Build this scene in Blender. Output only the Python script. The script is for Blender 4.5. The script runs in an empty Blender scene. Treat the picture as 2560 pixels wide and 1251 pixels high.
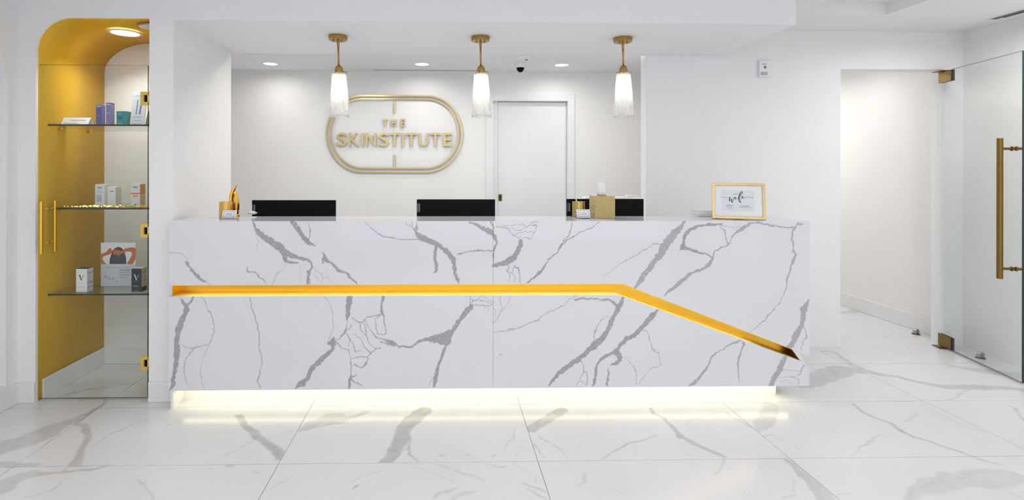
import bpy, bmesh, math, random
import numpy as np
from mathutils import Vector, Matrix

# ------------------------------------------------------------------ camera, world, lights, exposure
scene = bpy.context.scene
col = scene.collection
random.seed(7)
rng = np.random.default_rng(11)

W_PX, H_PX, F_PX = 2560.0, 1251.0, 1330.0
CAM_H = 1.36
YAW, ROLL = math.radians(1.3), 0.0015
CX, CY = 1140.0, 428.0
_F = Vector((math.sin(YAW), math.cos(YAW), 0))
_R0 = Vector((math.cos(YAW), -math.sin(YAW), 0))
_U0 = Vector((0, 0, 1))
_R = _R0 * math.cos(ROLL) + _U0 * math.sin(ROLL)
_U = _U0 * math.cos(ROLL) - _R0 * math.sin(ROLL)
CAM = Vector((0, 0, CAM_H))

cd = bpy.data.cameras.new('camera')
cam = bpy.data.objects.new('camera', cd)
col.objects.link(cam)
cd.sensor_width = 36.0
cd.sensor_fit = 'HORIZONTAL'
cd.lens = F_PX / W_PX * 36.0
cd.shift_x = (W_PX / 2 - CX) / W_PX
cd.shift_y = (CY - H_PX / 2) / W_PX
cd.clip_start = 0.05
m = Matrix.Identity(4)
for i in range(3):
    m[i][0], m[i][1], m[i][2], m[i][3] = _R[i], _U[i], -_F[i], CAM[i]
cam.matrix_world = m
scene.camera = cam

scene.view_settings.view_transform = 'Standard'
scene.view_settings.look = 'None'
scene.view_settings.gamma = 1.0
scene.view_settings.use_curve_mapping = False
scene.view_settings.exposure = 0.20
scene.cycles.max_bounces = 6
scene.cycles.diffuse_bounces = 5
scene.cycles.glossy_bounces = 3
scene.cycles.transmission_bounces = 3
scene.cycles.transparent_max_bounces = 10
scene.cycles.caustics_reflective = False
scene.cycles.caustics_refractive = False

world = bpy.data.worlds.new('daylight')
scene.world = world
world.use_nodes = True
world.node_tree.nodes['Background'].inputs[0].default_value = (0.80, 0.86, 1.0, 1)
world.node_tree.nodes['Background'].inputs[1].default_value = 0.6


def area(name, loc, rot, sx, sy, power, color=(1, 1, 1), shape='RECTANGLE', spread=180):
    l = bpy.data.lights.new(name, 'AREA')
    l.shape = shape
    l.size, l.size_y = sx, sy
    l.energy, l.color = power, color
    l.spread = math.radians(spread)
    o = bpy.data.objects.new(name, l)
    o.location, o.rotation_euler = loc, rot
    col.objects.link(o)
    return o


def spot(name, loc, power, angle, blend, color=(1, 1, 1), radius=0.05):
    l = bpy.data.lights.new(name, 'SPOT')
    l.energy, l.color, l.spot_size, l.spot_blend, l.shadow_soft_size = power, color, math.radians(angle), blend, radius
    o = bpy.data.objects.new(name, l)
    o.location = loc
    col.objects.link(o)
    return o


def point(name, loc, power, color=(1, 1, 1), radius=0.03):
    l = bpy.data.lights.new(name, 'POINT')
    l.energy, l.color, l.shadow_soft_size = power, color, radius
    o = bpy.data.objects.new(name, l)
    o.location = loc
    col.objects.link(o)
    return o


# daylight entering by the shop window in the wall behind the camera
area('window_daylight', (1.0, -2.44, 1.30), (math.radians(90), 0, 0), 5.4, 2.1, 31, (0.93, 0.95, 1.0))
# unseen lamps added in the lobby ceiling, the last to brighten the right wall
ADDED_LOBBY_LAMPS = [(x, y) for y in (-1.2, 0.3, 1.75) for x in (-1.4, 0.6, 2.7)] + [(3.47, 3.15)]
for x, y in ADDED_LOBBY_LAMPS:
    area('lobby_fill_light', (x, y, 2.425), (0, 0, 0), 0.16, 0.16, (8.5 if x > 3 else 5.2 if x > 2 else 5.4 if x > 0 else 4.4), (1.0, 0.97, 0.93), 'DISK', 170)

# ------------------------------------------------------------------ helpers


def P(px, py, Y=None, Z=None, X=None):
    """world point that the photo shows at pixel (px, py) on the plane Y=, Z= or X="""
    d = _F + _R * ((px - CX) / F_PX) + _U * ((CY - py) / F_PX)
    if Y is not None:
        t = (Y - CAM.y) / d.y
    elif Z is not None:
        t = (Z - CAM.z) / d.z
    else:
        t = (X - CAM.x) / d.x
    return CAM + d * t


def px_per_m(p):
    return F_PX / max(0.2, (Vector(p) - CAM).dot(_F))


WM = {}


def tag(o, label=None, cat=None, group=None, kind=None):
    if label:
        o['label'] = label
    if cat:
        o['category'] = cat
    if group:
        o['group'] = group
    if kind:
        o['kind'] = kind
    return o


def thing(name, label, cat, loc=(0, 0, 0), rz=0.0, group=None, rot=None):
    o = bpy.data.objects.new(name, None)
    o.empty_display_size = 0.05
    col.objects.link(o)
    o.location = loc
    o.rotation_euler = rot or (0, 0, rz)
    WM[o.name] = Matrix.LocRotScale(Vector(loc), o.rotation_euler, None)
    tag(o, label, cat, group)
    return o


class MB:
    """collects faces; build() links them as one mesh object"""

    def __init__(s):
        s.v, s.f, s.u = [], [], []

    def add(s, vs, fs):
        b = len(s.v)
        s.v += [tuple(p) for p in vs]
        s.f += [tuple(b + i for i in f) for f in fs]
        return s

    def box(s, x0, x1, y0, y1, z0, z1):
        return s.add([(x0, y0, z0), (x1, y0, z0), (x1, y1, z0), (x0, y1, z0), (x0, y0, z1), (x1, y0, z1), (x1, y1, z1), (x0, y1, z1)],
                     [(0, 3, 2, 1), (4, 5, 6, 7), (0, 1, 5, 4), (1, 2, 6, 5), (2, 3, 7, 6), (3, 0, 4, 7)])

    def prism_y(s, pts, y0, y1):
        """polygon of (x, z) extruded along y"""
        n = len(pts)
        vs = [(x, y0, z) for x, z in pts] + [(x, y1, z) for x, z in pts]
        fs = [tuple(range(n)), tuple(reversed(range(n, 2 * n)))]
        fs += [(i, (i + 1) % n, n + (i + 1) % n, n + i) for i in range(n)]
        return s.add(vs, fs)

    def prism_z(s, pts, z0, z1):
        n = len(pts)
        vs = [(x, y, z0) for x, y in pts] + [(x, y, z1) for x, y in pts]
        fs = [tuple(reversed(range(n))), tuple(range(n, 2 * n))]
        fs += [(i, (i + 1) % n, n + (i + 1) % n, n + i) for i in range(n)]
        return s.add(vs, fs)

    def prism_x(s, pts, x0, x1):
        """polygon of (y, z) extruded along x"""
        n = len(pts)
        vs = [(x0, y, z) for y, z in pts] + [(x1, y, z) for y, z in pts]
        fs = [tuple(range(n)), tuple(reversed(range(n, 2 * n)))]
        fs += [(i, (i + 1) % n, n + (i + 1) % n, n + i) for i in range(n)]
        return s.add(vs, fs)

    def lathe(s, prof, c=(0, 0, 0), n=24, a0=0.0, a1=2 * math.pi, cap=True):
        """profile of (r, z) turned about a vertical axis at c"""
        full = abs(a1 - a0 - 2 * math.pi) < 1e-6
        k = n if full else n + 1
        vs = []
        for r, z in prof:
            for i in range(k):
                a = a0 + (a1 - a0) * i / n
                vs.append((c[0] + r * math.cos(a), c[1] + r * math.sin(a), c[2] + z))
        fs = []
        for j in range(len(prof) - 1):
            for i in range(n):
                a, b = j * k + i, j * k + (i + 1) % k
                fs.append((a, b, b + k, a + k))
        if cap and full:
            if prof[0][0] > 1e-6:
                fs.append(tuple(reversed(range(k))))
            if prof[-1][0] > 1e-6:
                fs.append(tuple(range((len(prof) - 1) * k, len(prof) * k)))
        return s.add(vs, fs)

    def tube(s, pts, r, n=10, cap=True):
        pts = [Vector(p) for p in pts]
        rs = r if isinstance(r, (list, tuple)) else [r] * len(pts)
        vs, fs = [], []
        up = None
        for i, p in enumerate(pts):
            t = (pts[min(i + 1, len(pts) - 1)] - pts[max(i - 1, 0)]).normalized()
            if up is None:
                up = Vector((0, 0, 1)) if abs(t.z) < 0.9 else Vector((1, 0, 0))
            a = t.cross(up).normalized()
            b = a.cross(t).normalized()
            up = b
            for k in range(n):
                w = 2 * math.pi * k / n
                vs.append(p + (a * math.cos(w) + b * math.sin(w)) * rs[i])
        for i in range(len(pts) - 1):
            for k in range(n):
                k2 = (k + 1) % n
                fs.append((i * n + k, i * n + k2, (i + 1) * n + k2, (i + 1) * n + k))
        if cap:
            fs.append(tuple(reversed(range(n))))
            fs.append(tuple(range((len(pts) - 1) * n, len(pts) * n)))
        return s.add(vs, fs)

    def loft(s, rings, cap=True):
        n = len(rings[0])
        vs = [p for r in rings for p in r]
        fs = []
        for i in range(len(rings) - 1):
            for k in range(n):
                k2 = (k + 1) % n
                fs.append((i * n + k, i * n + k2, (i + 1) * n + k2, (i + 1) * n + k))
        if cap:
            fs.append(tuple(reversed(range(n))))
            fs.append(tuple(range((len(rings) - 1) * n, len(rings) * n)))
        return s.add(vs, fs)

    def plate(s, outer, holes, fn, t):
        """flat polygon with holes in (u, v); fn(u, v, w) -> xyz; thickness t along w"""
        bm = bmesh.new()
        loops = [outer] + list(holes)
        edges = []
        for lp in loops:
            vv = [bm.verts.new((u, v, 0)) for u, v in lp]
            edges += [bm.edges.new((vv[i], vv[(i + 1) % len(vv)])) for i in range(len(vv))]
        bmesh.ops.triangle_fill(bm, use_beauty=True, use_dissolve=False, edges=edges)
        bm.verts.index_update()
        vs2 = [(v.co.x, v.co.y) for v in bm.verts]
        tris = [tuple(v.index for v in f.verts) for f in bm.faces]
        bm.free()
        n = len(vs2)
        vs = [fn(u, v, 0) for u, v in vs2] + [fn(u, v, t) for u, v in vs2]
        fs = list(tris) + [tuple(n + i for i in reversed(f)) for f in tris]
        b = 0
        for lp in loops:
            k = len(lp)
            fs += [(b + i, b + (i + 1) % k, n + b + (i + 1) % k, n + b + i) for i in range(k)]
            b += k
        return s.add(vs, fs)

    def build(s, name, mat, parent=None, smooth=False, bevel=0, local=False, recalc=True, bseg=2):
        me = bpy.data.meshes.new(name)
        vs = s.v
        M = WM.get(parent.name) if parent is not None else None
        if M is not None and not local:
            Mi = M.inverted()
            vs = [tuple(Mi @ Vector(p)) for p in vs]
        me.from_pydata(vs, [], s.f)
        if recalc:
            bm = bmesh.new()
            bm.from_mesh(me)
            bmesh.ops.recalc_face_normals(bm, faces=bm.faces)
            bm.to_mesh(me)
            bm.free()
        if mat:
            me.materials.append(mat)
        if smooth:
            me.shade_smooth() if smooth is True else None
            if smooth is not True:
                me.set_sharp_from_angle(angle=math.radians(smooth))
        me.update()
        o = bpy.data.objects.new(name, me)
        col.objects.link(o)
        if parent is not None:
            o.parent = parent
            WM[o.name] = M if M is not None else Matrix.Identity(4)
        else:
            WM[o.name] = Matrix.Identity(4)
        if bevel:
            b = o.modifiers.new('bevel', 'BEVEL')
            b.width, b.segments, b.limit_method, b.angle_limit = bevel, bseg, 'ANGLE', math.radians(40)
        return o


def struct(o, label=None):
    o['kind'] = 'structure'
    if label:
        o['label'] = label
    return o


def arch(u0, u1, v0, vtop, ru, rv, n=14, left=True, right=True):
    """outline of an opening with rounded upper corners"""
    pts = [(u0, v0), (u1, v0)]
    if right:
        pts += [(u1 - ru + ru * math.cos(a), vtop - rv + rv * math.sin(a)) for a in [math.pi / 2 * i / n for i in range(n + 1)]]
    else:
        pts += [(u1, vtop)]
    if left:
        pts += [(u0 + ru - ru * math.sin(a), vtop - rv + rv * math.cos(a)) for a in [math.pi / 2 * i / n for i in range(n + 1)]]
    else:
        pts += [(u0, vtop)]
    return pts


def text_mesh(ch):
    cu = bpy.data.curves.new('t', 'FONT')
    cu.body = ch
    cu.resolution_u = 4
    cu.offset = 0.010
    o = bpy.data.objects.new('t', cu)
    col.objects.link(o)
    bpy.context.view_layer.update()
    dg = bpy.context.evaluated_depsgraph_get()
    me = bpy.data.meshes.new_from_object(o.evaluated_get(dg))
    vs = [(v.co.x, v.co.y) for v in me.vertices]
    fs = [tuple(p.vertices) for p in me.polygons]
    # boundary edges
    cnt = {}
    for f in fs:
        for i in range(len(f)):
            e = (f[i], f[(i + 1) % len(f)])
            k = tuple(sorted(e))
            cnt.setdefault(k, []).append(e)
    bnd = [v[0] for v in cnt.values() if len(v) == 1]
    bpy.data.objects.remove(o)
    bpy.data.curves.remove(cu)
    bpy.data.meshes.remove(me)
    return vs, fs, bnd


def letter(mb, ch, u0, u1, v0, v1, fn, t):
    """glyph fitted in the box u0..u1, v0..v1; fn(u, v, w) -> xyz; extruded by t"""
    vs, fs, bnd = text_mesh(ch)
    xs = [p[0] for p in vs]
    ys = [p[1] for p in vs]
    sx = (u1 - u0) / max(1e-6, max(xs) - min(xs))
    sy = (v1 - v0) / max(1e-6, max(ys) - min(ys))
    q = [(u0 + (x - min(xs)) * sx, v0 + (y - min(ys)) * sy) for x, y in vs]
    n = len(q)
    vv = [fn(u, v, t) for u, v in q] + [fn(u, v, 0) for u, v in q]
    ff = list(fs) + [tuple(n + i for i in reversed(f)) for f in fs]
    ff += [(a, n + a, n + b, b) for a, b in bnd]
    return mb.add(vv, ff)


# ------------------------------------------------------------------ materials
def srgb(r, g, b):
    f = lambda c: (c / 255 / 12.92) if c / 255 <= 0.04045 else ((c / 255 + 0.055) / 1.055) ** 2.4
    return (f(r), f(g), f(b), 1)


def mat(name, base, rough=0.5, metal=0.0, spec=0.5, noise=0.0, nscale=8, bump=0.0, bscale=40, emit=None, estr=0.0, coat=0.0):
    mt = bpy.data.materials.new(name)
    mt.use_nodes = True
    nt = mt.node_tree
    b = nt.nodes['Principled BSDF']
    b.inputs['Base Color'].default_value = base
    b.inputs['Roughness'].default_value = rough
    b.inputs['Metallic'].default_value = metal
    b.inputs['Specular IOR Level'].default_value = spec
    b.inputs['Coat Weight'].default_value = coat
    b.inputs['Coat Roughness'].default_value = 0.1
    if emit:
        b.inputs['Emission Color'].default_value = emit
        b.inputs['Emission Strength'].default_value = estr
    tc = nt.nodes.new('ShaderNodeTexCoord')
    if noise:
        n = nt.nodes.new('ShaderNodeTexNoise')
        n.inputs['Scale'].default_value = nscale
        n.inputs['Detail'].default_value = 1
        nt.links.new(tc.outputs['Object'], n.inputs['Vector'])
        mx = nt.nodes.new('ShaderNodeMix')
        mx.data_type = 'RGBA'
        mx.inputs['A'].default_value = [min(1, c * (1 - noise)) for c in base[:3]] + [1]
        mx.inputs['B'].default_value = [min(1, c * (1 + noise)) for c in base[:3]] + [1]
        nt.links.new(n.outputs['Fac'], mx.inputs['Factor'])
        nt.links.new(mx.outputs['Result'], b.inputs['Base Color'])
    if bump:
        n = nt.nodes.new('ShaderNodeTexNoise')
        n.inputs['Scale'].default_value = bscale
        n.inputs['Detail'].default_value = 6
        nt.links.new(tc.outputs['Object'], n.inputs['Vector'])
        bp = nt.nodes.new('ShaderNodeBump')
        bp.inputs['Strength'].default_value = bump
        bp.inputs['Distance'].default_value = 0.002
        nt.links.new(n.outputs['Fac'], bp.inputs['Height'])
        nt.links.new(bp.outputs['Normal'], b.inputs['Normal'])
    return mt


def marble(name, base, vein, rough, spec=0.5, cloud=0.04):
    mt = bpy.data.materials.new(name)
    mt.use_nodes = True
    nt = mt.node_tree
    L = nt.links.new
    b = nt.nodes['Principled BSDF']
    b.inputs['Roughness'].default_value = rough
    b.inputs['Specular IOR Level'].default_value = spec
    tc = nt.nodes.new('ShaderNodeTexCoord')
    at = nt.nodes.new('ShaderNodeAttribute')
    at.attribute_name = 'vein'
    n = nt.nodes.new('ShaderNodeTexNoise')
    n.inputs['Scale'].default_value = 2.2
    n.inputs['Detail'].default_value = 2
    L(tc.outputs['Object'], n.inputs['Vector'])
    mx = nt.nodes.new('ShaderNodeMix')
    mx.data_type = 'RGBA'
    mx.inputs['A'].default_value = [c * (1 - cloud) for c in base[:3]] + [1]
    mx.inputs['B'].default_value = [min(1, c * (1 + cloud)) for c in base[:3]] + [1]
    L(n.outputs['Fac'], mx.inputs['Factor'])
    n2 = nt.nodes.new('ShaderNodeTexNoise')
    n2.inputs['Scale'].default_value = 25
    n2.inputs['Detail'].default_value = 2
    L(tc.outputs['Object'], n2.inputs['Vector'])
    vm = nt.nodes.new('ShaderNodeMix')
    vm.data_type = 'RGBA'
    vm.inputs['A'].default_value = [c * 0.85 for c in vein[:3]] + [1]
    vm.inputs['B'].default_value = [c * 1.15 for c in vein[:3]] + [1]
    L(n2.outputs['Fac'], vm.inputs['Factor'])
    fm = nt.nodes.new('ShaderNodeMix')
    fm.data_type = 'RGBA'
    L(at.outputs['Fac'], fm.inputs['Factor'])
    L(mx.outputs['Result'], fm.inputs['A'])
    L(vm.outputs['Result'], fm.inputs['B'])
    L(fm.outputs['Result'], b.inputs['Base Color'])
    return mt


def clear_glass(name, tint=(0.975, 0.988, 0.982), rough=0.0, milk=0.0, bumpy=False, refl=0.02):
    mt = bpy.data.materials.new(name)
    mt.use_nodes = True
    nt = mt.node_tree
    L = nt.links.new
    nt.nodes.remove(nt.nodes['Principled BSDF'])
    out = nt.nodes['Material Output']
    tr = nt.nodes.new('ShaderNodeBsdfTransparent')
    tr.inputs['Color'].default_value = (*tint, 1)
    gl = nt.nodes.new('ShaderNodeBsdfGlossy')
    gl.inputs['Roughness'].default_value = rough
    lw = nt.nodes.new('ShaderNodeLayerWeight')
    lw.inputs['Blend'].default_value = 0.5
    pw = nt.nodes.new('ShaderNodeMath')
    pw.operation = 'POWER'
    pw.inputs[1].default_value = 4.0
    L(lw.outputs['Facing'], pw.inputs[0])
    fr = nt.nodes.new('ShaderNodeMath')
    fr.operation = 'MULTIPLY_ADD'
    fr.inputs[1].default_value = 0.55 if refl > 0.01 else 0.05
    fr.inputs[2].default_value = refl
    L(pw.outputs['Value'], fr.inputs[0])
    mx = nt.nodes.new('ShaderNodeMixShader')
    L(fr.outputs['Value'], mx.inputs['Fac'])
    first = tr
    if milk or bumpy:
        tl = nt.nodes.new('ShaderNodeBsdfTranslucent')
        tl.inputs['Color'].default_value = (0.95, 0.95, 0.93, 1)
        df = nt.nodes.new('ShaderNodeBsdfDiffuse')
        df.inputs['Color'].default_value = (0.95, 0.95, 0.93, 1)
        ad = nt.nodes.new('ShaderNodeMixShader')
        ad.inputs['Fac'].default_value = 0.4
        L(tl.outputs['BSDF'], ad.inputs[1])
        L(df.outputs['BSDF'], ad.inputs[2])
        m2 = nt.nodes.new('ShaderNodeMixShader')
        tc = nt.nodes.new('ShaderNodeTexCoord')
        vo = nt.nodes.new('ShaderNodeTexNoise')
        vo.inputs['Scale'].default_value = 55
        vo.inputs['Detail'].default_value = 3
        mp = nt.nodes.new('ShaderNodeMapping')
        mp.inputs['Scale'].default_value = (1, 1, 0.25)
        L(tc.outputs['Object'], mp.inputs['Vector'])
        L(mp.outputs['Vector'], vo.inputs['Vector'])
        mr = nt.nodes.new('ShaderNodeMapRange')
        mr.inputs['From Min'].default_value = 0.35
        mr.inputs['From Max'].default_value = 0.7
        mr.inputs['To Min'].default_value = milk * 0.45
        mr.inputs['To Max'].default_value = milk * 1.7
        L(vo.outputs['Fac'], mr.inputs['Value'])
        L(mr.outputs['Result'], m2.inputs['Fac'])
        L(tr.outputs['BSDF'], m2.inputs[1])
        L(ad.outputs['Shader'], m2.inputs[2])
        bp = nt.nodes.new('ShaderNodeBump')
        bp.inputs['Strength'].default_value = 0.6
        bp.inputs['Distance'].default_value = 0.003
        L(vo.outputs['Fac'], bp.inputs['Height'])
        L(bp.outputs['Normal'], gl.inputs['Normal'])
        L(m2.outputs['Shader'], mx.inputs[1])
    else:
        L(tr.outputs['BSDF'], mx.inputs[1])
    L(gl.outputs['BSDF'], mx.inputs[2])
    L(mx.outputs['Shader'], out.inputs['Surface'])
    return mt


def glow(name, color, strength):
    mt = bpy.data.materials.new(name)
    mt.use_nodes = True
    nt = mt.node_tree
    nt.nodes.remove(nt.nodes['Principled BSDF'])
    e = nt.nodes.new('ShaderNodeEmission')
    e.inputs['Color'].default_value = (*color, 1)
    e.inputs['Strength'].default_value = strength
    nt.links.new(e.outputs['Emission'], nt.nodes['Material Output'].inputs['Surface'])
    return mt


def woven(name):
    """brushed gold with a fine diagonal basket relief"""
    mt = mat(name, srgb(214, 190, 122), 0.38, 0.6)
    nt = mt.node_tree
    L = nt.links.new
    b = nt.nodes['Principled BSDF']
    tc = nt.nodes.new('ShaderNodeTexCoord')
    hs = []
    for rot, sc in ((math.radians(38), 45), (math.radians(-52), 45)):
        mp = nt.nodes.new('ShaderNodeMapping')
        mp.inputs['Rotation'].default_value = (0, rot, 0)
        w = nt.nodes.new('ShaderNodeTexWave')
        w.bands_direction = 'X'
        w.inputs['Scale'].default_value = sc
        L(tc.outputs['Object'], mp.inputs['Vector'])
        L(mp.outputs['Vector'], w.inputs['Vector'])
        hs.append(w)
    mm = nt.nodes.new('ShaderNodeMath')
    mm.operation = 'MULTIPLY'
    L(hs[0].outputs['Fac'], mm.inputs[0])
    L(hs[1].outputs['Fac'], mm.inputs[1])
    bp = nt.nodes.new('ShaderNodeBump')
    bp.inputs['Strength'].default_value = 0.9
    bp.inputs['Distance'].default_value = 0.004
    L(mm.outputs['Value'], bp.inputs['Height'])
    L(bp.outputs['Normal'], b.inputs['Normal'])
    mx = nt.nodes.new('ShaderNodeMix')
    mx.data_type = 'RGBA'
    mx.inputs['A'].default_value = srgb(198, 172, 104)
    mx.inputs['B'].default_value = srgb(252, 242, 205)
    L(mm.outputs['Value'], mx.inputs['Factor'])
    L(mx.outputs['Result'], b.inputs['Base Color'])
    return mt


M_WALL = mat('white_paint', (0.87, 0.87, 0.88, 1), 0.55, spec=0.3, noise=0.015, nscale=3)
M_WARM = mat('warm_white_paint', (0.87, 0.86, 0.848, 1), 0.55, spec=0.3, noise=0.015, nscale=3)
M_CEIL = mat('ceiling_paint', (0.87, 0.865, 0.865, 1), 0.7, spec=0.2, noise=0.01, nscale=3)
M_TRIM = mat('white_trim_paint', (0.83, 0.83, 0.835, 1), 0.35, spec=0.4, noise=0.01)
M_GOLDWALL = mat('satin_gold_paint', srgb(234, 187, 56), 0.42, 0.25, 0.2, noise=0.05, nscale=2.5)
M_GOLD = mat('polished_gold', srgb(238, 186, 66), 0.22, 1.0, noise=0.03, nscale=6)
M_LEDGE = mat('satin_pale_gold', srgb(250, 216, 110), 0.42, 0.35, noise=0.03, nscale=6)
M_HINGE = mat('yellow_gold', srgb(238, 205, 100), 0.28, 0.9, noise=0.03, nscale=20)
M_SIGN = mat('satin_champagne_gold', srgb(214, 190, 130), 0.30, 0.9, noise=0.03, nscale=4)
M_BRASS = mat('aged_brass', srgb(178, 144, 84), 0.32, 1.0, noise=0.06, nscale=30)
M_DBRASS = mat('dark_brass', srgb(132, 106, 58), 0.36, 1.0, noise=0.06, nscale=30)
M_DARK = mat('dark_recess', (0.02, 0.018, 0.012, 1), 0.5, noise=0.1)
M_STEEL = mat('stainless_steel', (0.42, 0.41, 0.38, 1), 0.35, 0.9, noise=0.04, nscale=30)
M_BLACK = mat('gloss_black_plastic', (0.003, 0.003, 0.004, 1), 0.5, spec=0.12, noise=0.05)
M_GREY = mat('grey_print', srgb(130, 132, 138), 0.6, noise=0.03)
M_LGREY = mat('pale_grey_print', srgb(196, 198, 204), 0.6, noise=0.03)
M_MGREY = mat('middle_grey_print', srgb(168, 171, 178), 0.6, noise=0.03)
M_INK = mat('black_ink', srgb(38, 38, 42), 0.6, noise=0.03)
M_PAPER = mat('white_card', (0.84, 0.845, 0.86, 1), 0.55, noise=0.01)
M_BPAPER = mat('bluish_white_card', srgb(206, 214, 222), 0.5, noise=0.02)
M_PLAST = mat('white_plastic', (0.82, 0.82, 0.82, 1), 0.35, noise=0.01)
M_PURPLE = mat('purple_carton', srgb(116, 108, 178), 0.4, noise=0.05, nscale=40)
M_LILAC = mat('lilac_carton', srgb(150, 144, 200), 0.4, noise=0.05, nscale=40)
M_TEAL = mat('teal_carton', srgb(66, 158, 168), 0.4, noise=0.08, nscale=30)
M_DTEAL = mat('dark_teal_print', srgb(44, 128, 140), 0.4, noise=0.03)
M_ORANGE = mat('orange_print', srgb(236, 120, 50), 0.5, noise=0.03)
M_PALEORANGE = mat('pale_orange_print', srgb(236, 190, 110), 0.5, noise=0.03)
M_CHAR = mat('charcoal_carton', srgb(44, 45, 45), 0.4, noise=0.05)
M_SKIN = mat('tan_skin_print', srgb(204, 118, 72), 0.5, noise=0.25, nscale=60)
M_HAIR = mat('dark_wet_hair_print', srgb(82, 80, 84), 0.5, noise=0.55, nscale=110)
M_TISSUE = mat('tissue_paper', (0.88, 0.88, 0.89, 1), 0.8, noise=0.01)
M_AMBER = mat('ribbed_gold_glass', srgb(222, 178, 92), 0.22, 0.55, noise=0.12, nscale=25)
M_OLIVEGOLD = mat('fluted_gold', srgb(190, 166, 96), 0.28, 0.8, noise=0.05, nscale=25)
M_GROUT = mat('grey_grout', (0.42, 0.42, 0.42, 1), 0.8, noise=0.06, nscale=30)
M_DESK = marble('white_quartz_slab', (0.725, 0.728, 0.765, 1), (0.36, 0.362, 0.38, 1), 0.08, 0.5, 0.02)
M_TILE = marble('polished_marble_tile', (0.735, 0.74, 0.757, 1), (0.41, 0.405, 0.398, 1), 0.20, 0.5, 0.05)
M_GLASS = clear_glass('clear_glass')
M_GLAZE = clear_glass('anti_glare_glazing', (0.995, 0.997, 0.997), 0.3, refl=0.004)
M_SHELF = clear_glass('green_edge_glass', (0.955, 0.982, 0.97))
M_GEDGE = mat('green_glass_edge', (0.02, 0.04, 0.034, 1), 0.15, noise=0.1)
M_DOORGLASS = clear_glass('door_glass', (0.972, 0.985, 0.983))
M_SHADE = clear_glass('seeded_glass', (0.97, 0.97, 0.97), 0.06, milk=0.42, bumpy=True)
M_ACRYL = clear_glass('clear_acrylic', (0.95, 0.96, 0.97))
M_LED = glow('warm_led', (1.0, 0.91, 0.68), 15)
M_LED2 = glow('floor_led', (1.0, 0.93, 0.60), 9)
M_LAMP = glow('downlight_lens', (1.0, 0.985, 0.95), 6)
for _m in (M_LAMP,):
    _m.cycles.emission_sampling = 'NONE'
M_BULB = glow('bulb_glow', (1.0, 0.97, 0.86), 7)

# ------------------------------------------------------------------ main dimensions
XL, XR = -2.49, 4.05              # lobby side walls
Y_DESK = 3.07                     # front of the desk
Y_COL = 3.17                      # niche wall, pilaster and fascia
Y_STEP = 4.02                     # end of the lowered soffit
Y_GREY = 4.06                     # wall with the passage
Y_BACK = 5.30                     # wall with the sign
Z_SOF = 2.25
Z_CEIL = 2.45
Z_STAFF = 2.35
Y_WIN = -2.5                      # wall behind the camera
X_SOF = P(1990, 62, Y=Y_COL).x
X_GREYL = P(1615, 500, Y=Y_GREY).x
X_OPEN0, X_OPEN1 = P(2101, 500, Y=Y_GREY).x, P(2360, 500, Y=Y_GREY).x
Z_OPEN = P(2200, 173, Y=Y_GREY).z
X_RET = P(433, 300, Y=Y_COL).x

# ------------------------------------------------------------------ veins
ORG = {5: (420, 440, 2.909), 6: (1220, 440, 3.0476), 9: (400, 680, 2.977), 0: (1220, 680, 2.977),
       'a': (0, 950, 2.977), 'b': (840, 950, 2.977), 'c': (1680, 850, 2.909), 'd': (0, 560, 2.317), 'e': (1900, 540, 2.233)}


def parse(zone, txt):
    ox, oy, s = ORG[zone]
    out = []
    for line in txt.strip().split(';'):
        line = line.strip()
        if not line:
            continue
        op = 1.0
        if line[0] == '@':
            o, line = line.split(' ', 1)
            op = float(o[1:])
        pts = []
        for tok in line.split():
            x, y, w = (float(t) for t in tok.split(','))
            pts.append((ox + x / s, oy + y / s, w / s))
        out.append((pts, op))
    return out


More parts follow.
